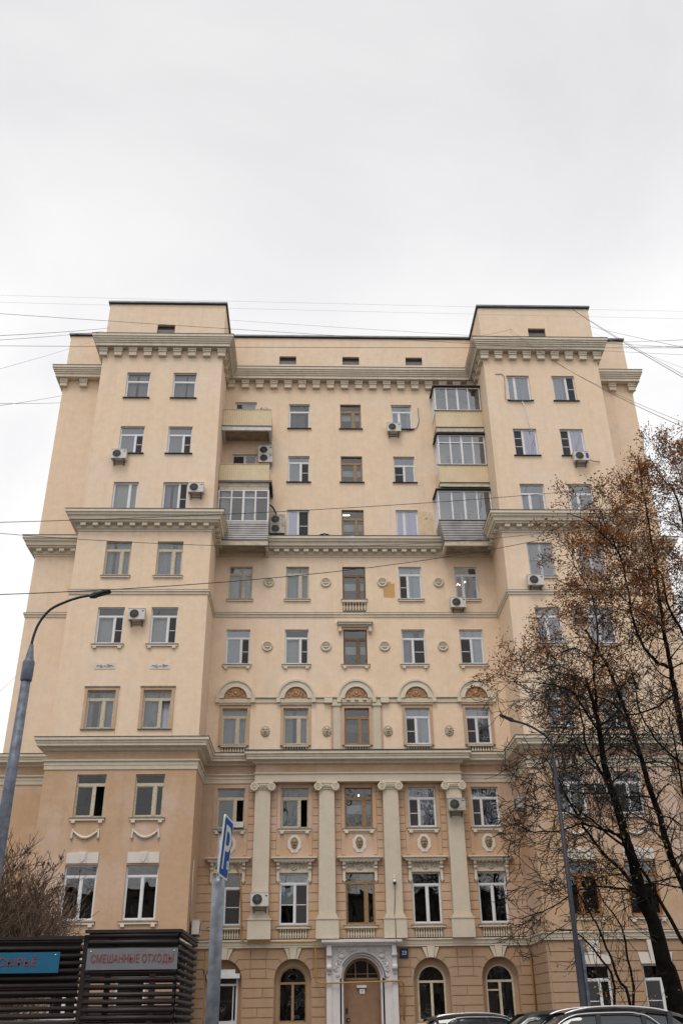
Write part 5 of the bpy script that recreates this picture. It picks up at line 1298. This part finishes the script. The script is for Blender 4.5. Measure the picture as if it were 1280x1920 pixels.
# slatted bin enclosure
YE = 12.0; xr = at(337,1760,YE).x; xm_ = at(163,1760,YE).x; xL = -6.2; SD = 1.75
en = thing('bin_enclosure', (xr-1, YE, 0), 'dark brown slatted bin enclosure with two sign boards', 'bin enclosure')
ztR, ztL = 2.44, 2.385; pit = .0777
slat = {}
def slat_inst(x0, x1, y, z, rz=0, nm='slat'):
    L_ = abs(x1-x0); key = round(L_, 2)
    if key not in slat:
        q = MB(); q.tube([(-L_/2, 0, 0), (L_/2, 0, 0)], .026, 8); slat[key] = q.mesh('slat', M['slatbrown'])
    return inst(nm, slat[key], en, ((x0+x1)/2, y, z), (0, 0, rz))
nsl = 30
for i in range(nsl):
    z = ztR-.02-i*pit
    if z < .08: break
    slat_inst(xm_+.03, xr-.02, YE, z+random.uniform(-.003, .003))
    slat_inst(xL, xm_-.05, YE+.02, z-.055+random.uniform(-.003, .003))
    inst('slat', slat.setdefault('s', MB().tube([(0, 0, 0), (-.0, SD, 0)], .026, 8).mesh('slat', M['slatbrown'])), en, (xr, YE+.02, z))
    slat_inst(xL, xr-.02, YE+SD, z-.03)
for x, w in ((xm_-.01, .05), (xr-.03, .04), (xm_+.28, .06), (xm_-1.3, .05), (xL, .06)):
    q = MB(); q.box(x-w/2, x+w/2, YE+.03, YE+.09, 0, ztR-.01); part('post', q, M['slatbrown'], en, o=(x, YE, 0))
for x in (xr-.06, xm_-.3, xm_+.55, xL+.05): q = MB(); q.box(x-.04, x+.04, YE+SD-.1, YE+SD-.04, 0, ztR-.03); part('post', q, M['slatbrown'], en, o=(x, YE+SD, 0))
q = MB(); q.box(xr-.08, xr-.03, YE+.9, YE+.96, 0, ztR-.05); part('post', q, M['slatbrown'], en, o=(xr, YE+.9, 0))
for bxs in ((xm_-.02, xr+.02, YE-.03, YE+.03, ztR+.005, ztR+.04), (xL, xm_-.022, YE-.02, YE+.05, ztL-.005, ztL+.03), (xr-.025, xr+.03, YE+.032, YE+SD, ztR+.005, ztR+.04)):
    q = MB(); q.box(*bxs); part('top_rail', q, M['slatbrown'], en)
for bxs in ((xm_, xr-.06, YE+.10, YE+.115, ztR-.42, ztR-.01), (xL, xm_-.08, YE+.10, YE+.115, ztR-.56, ztR-.07)):
    q = MB(); q.box(*bxs); part('backing_board', q, M['black'], en)
def board(x0, x1, z0, z1, mt, s, size, tx, sxx, label, nm='sign_board'):
    q = MB(); q.box(x0, x1, YE-.045, YE-.033, z0, z1); b = part(nm, q, M[mt], en, o=((x0+x1)/2, YE-.04, (z0+z1)/2), label=label)
    text('board_lettering', s, size, M['redtext'], b, (tx, YE-.049, (z0+z1)/2), (pi/2, 0, 0), sxx, bold=.0)
    q = MB()
    for dx in (.04, .96): q.lathe([(.008,0),(.008,-.006)], 8, (x0+(x1-x0)*dx, YE-.045, z1-.03), 'y')
    part('rivet', q, M['chrome'], b)
pA, pB, pC, pD = at(165,1779,YE-.04), at(334,1780,YE-.04), at(164,1816,YE-.04), at(334,1817,YE-.04)
board(pA.x, pB.x, pD.z, pA.z, 'panelgrey', 'СМЕШАННЫЕ ОТХОДЫ', .120, (pA.x+pB.x)/2+.005, .69, 'grey board lettered СМЕШАННЫЕ ОТХОДЫ in red')
pA, pB = at(-90,1785,YE-.04), at(114,1785,YE-.04); zlo = at(111,1824,YE-.04).z
board(pA.x, pB.x, zlo, pB.z, 'panelteal', 'ВТОРСЫРЬЁ', .115, at(8,1804,YE).x, 1.12, 'blue board lettered ВТОРСЫРЬЁ in red')
# wheeled bins inside the enclosure
for i, (x, y) in enumerate(((xm_+.45, YE+.85), (xm_-.9, YE+.85))):
    t = thing('waste_container', (x, y, 0), ['dark waste container behind the grey lettered board', 'dark waste container behind the blue lettered board'][i], 'waste container', 'bins in the slatted enclosure')
    q = MB(); q.add([(-.42,-.35,.15),(.42,-.35,.15),(.42,.35,.15),(-.42,.35,.15),(-.5,-.45,1.15),(.5,-.45,1.15),(.5,.45,1.15),(-.5,.45,1.15)], [(0,3,2,1),(0,1,5,4),(1,2,6,5),(2,3,7,6),(3,0,4,7)]); part('body', q, M['steelgrey'], t, local=True)
    q = MB(); q.add([(-.52,-.48,1.16),(.52,-.48,1.16),(.52,.48,1.22),(-.52,.48,1.22),(-.5,-.40,1.24),(.5,-.40,1.24),(.5,.46,1.32),(-.5,.46,1.32)], [(0,3,2,1),(4,5,6,7),(0,1,5,4),(1,2,6,5),(2,3,7,6),(3,0,4,7)]); part('lid', q, M['black'], t, local=True)
    for sx_ in (-.32, .32):
        for sy in (-.26, .26): q = MB(); q.lathe([(.08,-.02),(.08,.02)], 12, (sx_, sy, .08), 'x'); part('wheel', q, M['tyre'], t, local=True)

# ------------------------------------------------------------------ cars
def car(loc, rz, label, paint, L_=4.7, Wd=1.85, H=1.68, suv=True, rails=True, trim=True):
    t = thing('parked_car', loc, label, 'car', 'cars parked before the building', rz)
    hw = Wd/2; zb = .28 if suv else .2; belt = H*.62; f = L_/2
    # stations front(+x) to rear: x, half width, z top (hood / deck line)
    st = [(f,.62,.62*belt,.5), (f-.12,.86,.80*belt,.35), (f-.5,.96,.93*belt,.28), (f-1.25,1,belt*.99,zb), (f-2.2,1,belt,zb), (-f+1.2,1,belt*1.02,zb), (-f+.4,.98,belt*1.03,zb), (-f+.08,.92,belt*.98,.32), (-f,.80,belt*.72,.42)]
    q = MB(); vs = []; sec = 10
    for x, wf, zt_, z0 in st:
        w = hw*wf; h = zt_-z0
        for y, z in ((-w*.86,z0),(-w*.98,z0+h*.18),(-w,z0+h*.55),(-w*.965,z0+h*.90),(-w*.84,zt_),(w*.84,zt_),(w*.965,z0+h*.90),(w,z0+h*.55),(w*.98,z0+h*.18),(w*.86,z0)): vs.append((x, y, z))
    q.add(vs, [(i*sec+j, i*sec+(j+1) % sec, (i+1)*sec+(j+1) % sec, (i+1)*sec+j) for i in range(len(st)-1) for j in range(sec)]+[tuple(range(sec)), tuple((len(st)-1)*sec+j for j in range(sec))], True)
    body = part('body', q, M[paint], t, local=True)
    # greenhouse: x of (windscreen foot, roof front ... roof rear, rear foot)
    gx = [(f-1.05, belt*.99, .80), (f-1.45, belt+.45*(H-belt), .74), (f-1.85, H-.075, .68), (f-2.25, H-.02, .66), (f-2.9, H, .655), (-f+1.1, H-.02, .65), (-f+.55, H-.06, .64), (-f+.28, belt+.55*(H-belt), .70), (-f+.12, belt*1.02, .78)]
    q = MB(); vs = []; n = 8
    for x, z, wf in gx:
        wb = hw*.90; wt = hw*wf*1.12; z0 = belt*.97
        fr_ = (z-z0)/(H-z0); wr = wb+(wt-wb)*fr_
        for y, zz in ((-wb,z0),(-(wb+(wr-wb)*.55),z0+(z-z0)*.55),(-wr,z-.06*fr_),(-wr*.82,z),(wr*.82,z),(wr,z-.06*fr_),((wb+(wr-wb)*.55),z0+(z-z0)*.55),(wb,z0)): vs.append((x, y, zz))
    q.add(vs, [(i*n+j, i*n+j+1, (i+1)*n+j+1, (i+1)*n+j) for i in range(len(gx)-1) for j in range(n-1)], True)
    part('windows', q, M['carglass'], t, local=True)
    wr_ = hw*.66*1.12; q = MB(); vs = []
    for x, z in ((f-1.80,H-.085),(f-2.0,H-.04),(f-2.3,H-.008),(f-2.9,H+.012),(-f+1.1,H-.008),(-f+.62,H-.04),(-f+.35,H-.085),(-f+.22,H-.12)):
        for y, dz in ((-wr_-.02,-.085),(-wr_*.93,-.025),(-wr_*.6,.005),(0,.012),(wr_*.6,.005),(wr_*.93,-.025),(wr_+.02,-.085)): vs.append((x, y, z+dz))
    q.add(vs, [(i*7+j, i*7+j+1, (i+1)*7+j+1, (i+1)*7+j) for i in range(7) for j in range(6)], True); part('roof', q, M[paint], t, local=True)
    for s in (-1, 1):
        yb, yt = s*hw*.905, s*wr_*1.02
        def sidept(x, fz): zz = belt+(H-.07-belt)*fz; return (x, yb+(yt-yb)*fz+s*.012, zz)
        for xa, xb in ((f-1.05, f-1.80), (f-2.35, f-2.38), (f-3.3, f-3.33), (-f+.65, -f+.55)):
            q = MB(); w_ = .10; a0, a1, b0, b1 = sidept(xa, 0), sidept(xa-w_, 0), sidept(xb, 1), sidept(xb-w_, 1); q.add([a0, a1, b1, b0], [(0,1,2,3)])
            part('pillar', q, M[paint], t, local=True)
        if trim:
            q = MB(); loop = [sidept(f-1.15, .04), sidept(f-1.55, .60), sidept(f-1.85, .86), sidept(f-2.2, .95), sidept(f-3.0, .97), sidept(-f+1.2, .93), sidept(-f+.95, .80), sidept(-f+.62, .30), sidept(-f+.55, .06)]
            q.tube(smooth_path([(p[0], p[1]+s*.008, p[2]) for p in loop], 4), .014, 5); part('window_trim', q, M['chrome'], t, local=True)
        if rails:
            q = MB(); q.tube(smooth_path([(f-1.75, s*wr_*.97, H-.10), (f-2.0, s*wr_*.97, H-.03), (f-2.4, s*wr_*.97, H+.02), (f-2.9, s*wr_*.97, H+.03), (-f+1.2, s*wr_*.97, H+.015), (-f+.75, s*wr_*.97, H-.03), (-f+.45, s*wr_*.97, H-.10)], 4), .02, 6); part('roof_rail', q, M['chrome'], t, local=True)
        q = MB(); q.blob((f-1.45, s*(hw+.08), belt+.05), (.07,.11,.075), 10); part('wing_mirror', q, M[paint], t, local=True)
        q = MB(); q.blob((f-.16, s*hw*.70, belt*.74), (.16,.20,.09), 10); part('headlight', q, M['clearlight'], t, local=True)
        q = MB(); q.blob((-f+.10, s*hw*.74, belt*.88), (.09,.17,.11), 10); part('tail_light', q, M['redlight'], t, local=True)
        for wx in (f-.92, -f+.95):
            q = MB(); R_ = .345; q.lathe([(R_*.62,-.10),(R_*.93,-.11),(R_,-.08),(R_,.08),(R_*.93,.11),(R_*.62,.10)], 24, (wx, s*(hw-.11), R_), 'y'); w_ = part('wheel', q, M['tyre'], t, local=True)
            q = MB(); yy = s*(hw-.11)+s*.10; q.lathe([(R_*.62,-.01),(R_*.58,.008),(R_*.2,-.012 if s > 0 else -.012),(0,0)], 20, (wx, yy, R_), 'y'); part('rim', q, M['rim'], w_, local=True)
            q = MB(); ring(q, wx, R_, R_+.02, R_+.075, s*hw-.05 if s > 0 else s*hw-.012, s*hw+.012 if s > 0 else s*hw+.05, 18); part('wheel_arch', q, M['black'], t, local=True)
    q = MB(); q.box(f-.04, f+.015, -hw*.42, hw*.42, belt*.48, belt*.72); part('grille', q, M['black'], t, local=True)
    q = MB(); q.box(f-.02, f+.02, -.26, .26, .42, .53); q.box(-f-.015, -f+.02, -.26, .26, belt*.62, belt*.62+.11); part('number_plate', q, M['signwhite'], t, local=True)
    return t
car((5.78, 22.5, 0), pi, 'black car with bright roof rails, nearest of the row under the tree', 'carblack', 4.45, 1.9, 1.68)
car((5.9, 35.0, 0), 0, 'dark grey car with silver roof rails below the arched window', 'cargrey', 4.6, 1.86, 1.66)
car((6.15, 28.5, 0), pi, 'dark green car without roof rails between the two railed cars', 'cardark', 4.4, 1.8, 1.69, rails=False, trim=False)
car((-3.9, 20.0, 0), 0, 'white car behind the slatted enclosure', 'carwhite', 4.4, 1.8, 1.60, rails=False, trim=False)

# ------------------------------------------------------------------ overhead wires
def wire(a, b, Ya, Yb, r, mt, label, sag=.12, grp='overhead wires'):
    r *= .72
    p, q_ = at(*a, Ya), at(*b, Yb); n = 14; d = q_-p
    pts = [p+d*(i/n)+Vector((0, 0, -sag*4*(i/n)*(1-i/n))) for i in range(n+1)]
    mb = MB(); mb.tube(pts, r, 4); tag(part('overhead_wire', mb, M[mt], None, o=pts[0]), label, 'wire', grp)
wire((-60,552),(1340,585),18,19,.004,'wiregrey','faint highest wire crossing the sky above both attic blocks',.02)
wire((-60,565),(1340,599),18,19,.004,'wiregrey','faint second wire crossing the sky just below the highest',.02)
wire((-60,584),(1340,668),20,36,.010,'wire','wire sloping down past the left attic towards the right parapet',.10)
wire((-60,632),(205,615),20,36,.011,'wire','upper of two wires rising to the left attic',.05)
wire((-60,641),(195,621),20,36,.009,'wire','lower of two wires rising to the left attic',.05)
wire((-60,648),(1340,652),19,20,.010,'wire','dark level wire crossing in front of the top cornice',.03)
wire((-60,708),(180,638),20,36,.008,'wiregrey','thin wire climbing steeply to the left end of the top cornice',.05)
wire((-60,768),(115,742),20,36,.009,'wire','wire rising to the left end wall below the top cornice',.04)
wire((-60,755),(115,755),20,36,.009,'wire','short level wire meeting the left end wall',.04)
wire((-60,981),(1340,893),17,24,.011,'wire','dark wire crossing from the left wing cornice up to the right tree',.25)
wire((-60,995),(1120,985),17,26,.009,'wire','slack wire drooping across the balcony trays',.55)
wire((-60,1117),(1110,990),15,26,.012,'wire','heavy wire passing behind the left street lamp head',.42)
wire((1069,578),(1340,742),38,20,.016,'wire','thick cable dropping from the right attic corner',.12)
wire((1073,580),(1340,735),38,20,.010,'wire','second cable dropping from the right attic corner',.12)
wire((1105,612),(1340,663),38,22,.009,'wire','upper thin wire leaving the right attic wall',.05)
wire((1105,622),(1340,712),38,22,.008,'wiregrey','lower thin wire leaving the right attic wall',.05)
wire((1160,641),(1340,634),38,22,.010,'wire','wire running right from the end parapet',.03)
wire((1160,650),(1340,647),38,22,.008,'wire','lower wire running right from the end parapet',.03)
wire((955,617),(1340,826),40,18,.012,'wire','cable sagging from the right attic across the wing to the tree top',.5)
wire((952,620),(1340,815),40,18,.008,'wire','thin cable beside the sagging one over the right wing',.5)
wire((430,600),(1340,655),38,24,.008,'wire','thin wire running right from the left attic block',.05)
wire((832,633),(958,617),40.5,39,.010,'wire','short wire linking the middle parapet and the right attic',.2)
wire((-40,1330),(45,1255),15,20,.007,'wiregrey','thin wire at the left edge behind the lamp pole',.02)

# ------------------------------------------------------------------ trees
import numpy as np
rng = np.random.default_rng(7)
class Tree:
    def __init__(s, rmin=.006): s.big = MB(); s.tw = []; s.tips = []; s.rmin = rmin
    def limb(s, pts, r0, r1, n=8, sub=4):
        P = smooth_path(pts, sub); k = len(P)
        P = [p+Vector(rng.normal(0, .012, 3).tolist()) if 0 < i < k-1 else p for i, p in enumerate(P)]
        R = [r0+(r1-r0)*(i/(k-1))**.8 for i in range(k)]
        s.big.tube(P, R, n); return P, R
    def branch(s, p, d, L_, r, lvl, droop=0.0, spread=.9, kids=(5, 4, 3)):
        n = max(3, int(L_/.28)); pts = [p]; rad = [r]; q = p.copy(); d = d.normalized()
        bend = Vector(rng.normal(0, .10, 3).tolist())
        for i in range(n):
            d = (d+bend*1.0+Vector(rng.normal(0, .085, 3).tolist())+Vector((0, 0, .06-droop))).normalized()
            q = q+d*(L_/n); pts.append(q.copy()); rad.append(max(s.rmin, r*(1-.75*(i+1)/n)))
        s.tw.append((pts, rad))
        if lvl <= 0: s.tips.append((pts[-1], pts[-2], lvl)); s.tips.append((pts[len(pts)//2], pts[0], lvl)); return
        m = kids[lvl] if lvl < len(kids) else kids[-1]
        for j in range(m):
            t = .2+.8*(j+rng.random()*.8)/m; i = min(n-1, int(t*n)); base = pts[i].lerp(pts[i+1], t*n-i if t*n-i < 1 else 1)
            dd = (pts[i+1]-pts[i]).normalized(); side = dd.cross(Vector(rng.normal(0, 1, 3).tolist())).normalized()
            nd = (dd*(1-.35*spread)+side*spread*(.5+.6*rng.random())).normalized()
            s.branch(base, nd, L_*(.42+.25*rng.random()), max(.006, rad[i]*.62), lvl-1, droop, spread, kids)
        s.tips.append((pts[-1], pts[-2], lvl))
    def sprout(s, P, R, step, Lr, lvl, start=.2, droop=0, spread=.9, toward=None, kids=(5, 4, 3), rf=.4):
        acc = 0; tot = sum((P[i+1]-P[i]).length for i in range(len(P)-1)); run_ = 0; nxt = tot*start
        for i in range(len(P)-1):
            seg = P[i+1]-P[i]; l = seg.length
            while run_+l > nxt:
                b = P[i]+seg*((nxt-run_)/l); side = seg.normalized().cross(Vector(rng.normal(0, 1, 3).tolist())).normalized()
                nd = seg.normalized()*(.35+.3*rng.random())+side*.9
                if toward is not None: nd += toward*.5
                f_ = 1-.45*(nxt/tot)
                s.branch(b, nd, (Lr[0]+(Lr[1]-Lr[0])*rng.random())*f_, min(.034, max(.009, R[i]*rf)), lvl, droop, spread, kids)
                nxt += step*(.6+.8*rng.random())
            run_ += l
    def twigs(s, n=3):
        mb = MB()
        for pts, rad in s.tw: mb.tube(pts, rad, n, cap=False, smooth=False)
        return mb
def leaves(tips, per, size, cond=None, spread=.16):
    mb = MB(); vs = mb.v; fs = mb.f; sm = mb.sm
    for p, q, lv in tips:
        k = per(p)
        if k <= 0: continue
        k = int(k)+(1 if rng.random() < k-int(k) else 0)
        for _ in range(k):
            c = p+Vector(rng.normal(0, spread, 3).tolist()); sz = size*(.6+.8*rng.random())
            u = Vector(rng.normal(0, 1, 3).tolist()).normalized(); w = u.cross(Vector(rng.normal(0, 1, 3).tolist())).normalized(); nn = u.cross(w)
            b = len(vs)
            vs += [tuple(c-u*sz*.5), tuple(c+w*sz*.28+nn*sz*.08), tuple(c+u*sz*.5), tuple(c-w*sz*.28+nn*sz*.08)]
            fs += [(b, b+1, b+2), (b, b+2, b+3)]; sm += [False, False]
    return mb

T = Tree(.0082); YT = 27.0
def pl(*uvY): return [at(u, v, Y) for u, v, Y in uvY]
base = at(1262, 1860, YT); base = Vector((base.x+.22, YT, 0))
trunk = [base, at(1262,1856,YT), at(1240,1791,YT), at(1226,1730,YT), at(1205,1690,YT), at(1188,1622,YT-.1), at(1174,1576,YT-.2), at(1155,1508,YT-.3), at(1137,1453,YT-.5), at(1124,1376,YT-.6), at(1115,1330,YT-.8), at(1098,1270,YT-1)]
P0, R0 = T.limb(trunk, .27, .045, 12)
limbs = [
 (pl((1300,1760,YT+1),(1285,1670,YT+1),(1257,1607,YT+1),(1235,1530,YT+1.1),(1217,1478,YT+1.2),(1201,1422,YT+1.3),(1180,1360,YT+1.3),(1165,1312,YT+1.2),(1143,1259,YT+1),(1118,1215,YT+.8),(1096,1180,YT+.6)), .17, .03),
 (pl((1312,1560,YT+.4),(1290,1440,YT+.5),(1265,1300,YT+.6),(1256,1250,YT+.6),(1243,1175,YT+.7),(1232,1097,YT+.8),(1224,1034,YT+.9),(1212,965,YT+1),(1200,900,YT+1)), .15, .02),
 (pl((1256,1250,YT+.6),(1230,1240,YT+.2),(1207,1216,YT-.1),(1185,1160,YT-.4),(1176,1100,YT-.6),(1159,1037,YT-.8),(1127,1000,YT-1),(1096,975,YT-1.2),(1062,962,YT-1.4)), .08, .012),
 (pl((1300,1250,YT+.2),(1280,1190,YT+.0),(1250,1130,YT-.2),(1235,1070,YT-.3),(1180,1065,YT-.6),(1150,1020,YT-.8),(1120,950,YT-1)), .07, .012),
 (pl((1330,1120,YT+.4),(1290,1030,YT+.3),(1268,934,YT+.2),(1240,894,YT+.1),(1215,855,YT)), .07, .012),
 (pl((1330,1000,YT+.4),(1290,930,YT+.4),(1265,870,YT+.6),(1255,840,YT+.7)), .05, .010),
 (pl((1212,1700,YT),(1201,1677,YT-.5),(1155,1665,YT-1),(1124,1662,YT-1.3),(1087,1668,YT-1.6),(1057,1687,YT-1.8),(1017,1708,YT-2),(977,1723,YT-2.2)), .055, .010),
 (pl((1210,1690,YT),(1174,1643,YT-.3),(1124,1591,YT-.6),(1094,1551,YT-.8),(1063,1496,YT-1),(1041,1453,YT-1.2),(1020,1420,YT-1.4)), .075, .012),
 (pl((1174,1576,YT-.2),(1150,1562,YT-.6),(1120,1552,YT-.9),(1090,1545,YT-1.2),(1054,1557,YT-1.6),(1001,1560,YT-2),(966,1545,YT-2.2)), .06, .010),
 (pl((1100,1548,YT-1),(1075,1530,YT-1.4),(1051,1520,YT-1.6),(1001,1514,YT-1.9),(965,1498,YT-2.1)), .035, .009),
 (pl((1124,1376,YT-.6),(1100,1340,YT-.9),(1075,1300,YT-1.2),(1040,1285,YT-1.6),(1002,1280,YT-2),(955,1278,YT-2.4)), .05, .010),
 (pl((1155,1508,YT-.3),(1128,1450,YT-1),(1098,1400,YT-1.3),(1087,1335,YT-1.5),(1079,1325,YT-1.6),(1055,1370,YT-1.9),(1025,1420,YT-2.2),(1000,1440,YT-2.4)), .05, .010),
 (pl((1180,1360,YT+1.3),(1150,1320,YT+.8),(1110,1300,YT+.3),(1075,1262,YT-.2),(1040,1248,YT-.6),(1005,1262,YT-1)), .05, .010),
 (pl((1143,1259,YT+1),(1110,1235,YT+.6),(1075,1215,YT+.3),(1045,1225,YT),(1020,1200,YT-.2)), .04, .009),
 (pl((1118,1330,YT-.8),(1112,1250,YT-1.2),(1120,1190,YT-1.4),(1110,1120,YT-1.5),(1085,1075,YT-1.7),(1060,1040,YT-1.8)), .045, .009),
 (pl((1243,1175,YT+.7),(1200,1150,YT+.9),(1150,1110,YT+1.1),(1105,1105,YT+1.2),(1065,1120,YT+1.2)), .04, .009),
 (pl((1265,1300,YT+.6),(1220,1330,YT+1),(1160,1345,YT+1.3),(1100,1370,YT+1.4),(1050,1400,YT+1.5)), .05, .010),
 (pl((1290,1440,YT+.5),(1240,1400,YT-.4),(1200,1340,YT-1),(1190,1280,YT-1.4),(1170,1230,YT-1.7)), .05, .010),
 (pl((1285,1670,YT+1),(1290,1560,YT-.5),(1275,1460,YT-1),(1262,1380,YT-1.4),(1240,1320,YT-1.6)), .06, .012),
 (pl((1201,1422,YT+1.3),(1160,1400,YT+1.6),(1110,1420,YT+1.8),(1070,1450,YT+1.9)), .04, .009),
]
for k, (pts, a, b_) in enumerate(limbs):
    P, R = T.limb(pts, a*.78, b_, 7)
    T.sprout(P, R, .19 if pts[-1].z < 9.5 else (.20 if pts[-1].z < 12.5 else .27), (1.0, 2.2), 2, start=.12, droop=.07 if pts[-1].z < 12.5 else .0, spread=.95, kids=(4, 4, 4), rf=.5)
T.sprout(P0[22:], R0[22:], .25, (1.0, 2.6), 2, start=.05, kids=(4, 4, 4))
tree = thing('tree', base, 'large late-autumn tree with rusty leaves and dark bare branches at the right edge', 'tree')
part('trunk_and_limbs', T.big, M['bark'], tree); part('twigs', T.twigs(), M['twig'], tree)
def per(p):
    z = p.z
    nv_ = .5+.5*sin(p.x*1.9+1.3)*sin(p.z*1.7)+.3*sin(p.x*4.1+p.z*3.3)
    if z > 14.3: k = 8.0
    elif z > 12.2: k = 6.0
    elif z > 10.2: k = 2.0*(nv_ > .45)+2.4*(p.x < 6.8)
    elif z > 8.8: k = 3.0 if nv_ > .85 else .35
    else: k = .01
    return k*(.35+.9*nv_)
part('leaves', leaves(T.tips, per, .078, spread=.115), M['rust'], tree, kind='stuff')

# slender understorey tree with a few pale leaves
T2 = Tree(); b2 = at(1150, 1895, 25.8); b2 = Vector((7.1, 25.8, 0))
for pts, a, b_ in (
 ([b2]+pl((1180,1890,25.8),(1155,1828,25.8),(1137,1776,25.8),(1115,1730,25.6),(1094,1693,25.5),(1070,1650,25.3)), .05, .012),
 ([b2+Vector((.25,.1,0))]+pl((1188,1880,26),(1175,1800,26.1),(1165,1740,26.2),(1130,1690,26.3),(1110,1640,26.4)), .045, .012),
 (pl((1300,1800,26),(1241,1699,26),(1186,1606,26),(1124,1551,26),(1070,1507,26)), .06, .02),
 ([b2+Vector((.1,.1,0))]+pl((1150,1850,26),(1120,1790,26.2),(1080,1750,26.3),(1045,1745,26.4),(1010,1765,26.5)), .04, .010)):
    P, R = T2.limb(pts, a, b_, 6); T2.sprout(P, R, .38, (.8, 1.6), 1, start=.3, droop=.06, kids=(4, 4, 4), rf=.35)
t2 = thing('young_tree', b2, 'slender young tree with sparse pale yellow leaves behind the black car', 'tree')
part('stems', T2.big, M['bark'], t2); part('twigs', T2.twigs(), M['twig'], t2)
part('leaves', leaves(T2.tips, lambda p: 3.2 if 3.3 < p.z < 7.2 and p.x < 9.6 else .6, .075, spread=.14), M['yellowleaf'], t2, kind='stuff')

# leafless bush behind the enclosure
T3 = Tree(); bb = Vector((-9.2, 23.5, 0))
def shoot(x, y, tip, r0=.03):
    p = Vector((x, y, 0)); q_ = tip; mid_ = p.lerp(q_, .5)+Vector((rng.normal(0, .25)-.15*(q_.x-p.x), rng.normal(0, .2), .2))
    P, R = T3.limb([p, mid_, q_], r0, .009, 5, 5)
    T3.sprout(P, R, .20, (.7, 1.5), 1, start=.32, droop=-.10, spread=.55, kids=(3, 4, 3), rf=.40)
for i in range(90):
    u = -60+205*rng.random(); vt = 1668+72*rng.random()-(.35*(60-u) if u < 60 else -.25*(u-60))
    Yq = 21.5+3.5*rng.random(); tip = at(u, vt+rng.normal(0, 12), Yq); shoot(tip.x-1.1-1.3*rng.random(), Yq+rng.normal(0, .4), tip)
for u, v in ((25,1592),(38,1590),(48,1605),(12,1612),(60,1650),(58,1632),(100,1640),(75,1640)):
    tip = at(u, v, 21.8); shoot(tip.x-1.6, 22.2, tip, .035)
bush = thing('bare_bush', bb, 'tall leafless bush of brown upright shoots behind the enclosure', 'bush')
part('stems', T3.big, M['shoot'], bush); part('twigs', T3.twigs(), M['shoot'], bush)
mb = MB()
for p, q_, lv in T3.tips:
    if p.z > 3.9 and rng.random() < .035:
        for _ in range(6): c = p+Vector(rng.normal(0, .035, 3).tolist()); mb.blob(tuple(c), (.012,.012,.035), 5)
part('seed_clusters', mb, M['bud'], bush, kind='stuff')

# bare street trees across the road behind the viewer: seen only as dark reflections in the lower windows
TS = Tree(); P, R = TS.limb([(0,0,0), (.1,0,4), (-.1,.1,10), (.2,0,18), (0,.1,26)], .34, .04, 8)
TS.sprout(P, R, .42, (4.0, 6.5), 2, start=.20, kids=(4, 4, 5), rf=.5)
st = thing('street_tree', (-6, -16, 0), 'bare street tree across the road, far left behind the viewer', 'tree', 'bare trees across the road')
part('trunk', TS.big, M['bark'], st, local=True); part('twigs', TS.twigs(), M['twig'], st, local=True)
for k, (x, y, rz, lb) in enumerate(((1, -13, 1, 'bare street tree across the road, second from the left'), (7.5, -17, 2.2, 'bare street tree across the road, middle of the row'), (13, -14, 3.5, 'bare street tree across the road, second from the right'), (-13, -18, 4.4, 'bare street tree across the road beyond the left end'), (20, -17, 5.2, 'bare street tree across the road beyond the right end'), (-3, -24, 1.7, 'bare street tree in the back row, left one'), (4.5, -25, 2.9, 'bare street tree in the back row, middle one'), (11, -24, .4, 'bare street tree in the back row, right one'), (-20, -16, 3.9, 'bare street tree far along the road to the left'), (-27, -18, .9, 'bare street tree farthest along the road to the left'), (27, -16, 4.9, 'bare street tree far along the road to the right'), (34, -18, 2.4, 'bare street tree farthest along the road to the right'))):
    copy_thing(st, (x, y, 0), rz, lb)

# unseen block added behind the viewer to darken reflections in the lower windows
ob_ = thing('unseen_block', (4, -62, 0), 'long unseen brick block added behind the viewer for dark reflections', 'building')
q = MB(); q.box(-48, 56, -76, -62, 0, 18.2); part('wall', q, simple('dark_brick_render', (.10,.075,.06), .95, var=.25, nscale=.8), ob_)
q = MB(); q.box(-49, 57, -77, -61.4, 18.203, 18.7); part('roof', q, M['flash'], ob_)
wm = MB(); wm.box(-.75, .75, -.03, .04, 0, 1.7); wme = wm.mesh('window', M['pvc']); pm = MB(); pm.box(-.66, .66, .045, .06, .1, 1.6); pme = pm.mesh('pane', M['carglass'])
for fl_ in range(5):
    for k in range(17):
        w_ = inst('window', wme, ob_, (-44+k*6.0, -62, 1.6+fl_*3.3)); pn = bpy.data.objects.new('pane', pme); C.objects.link(pn); pn.parent = w_
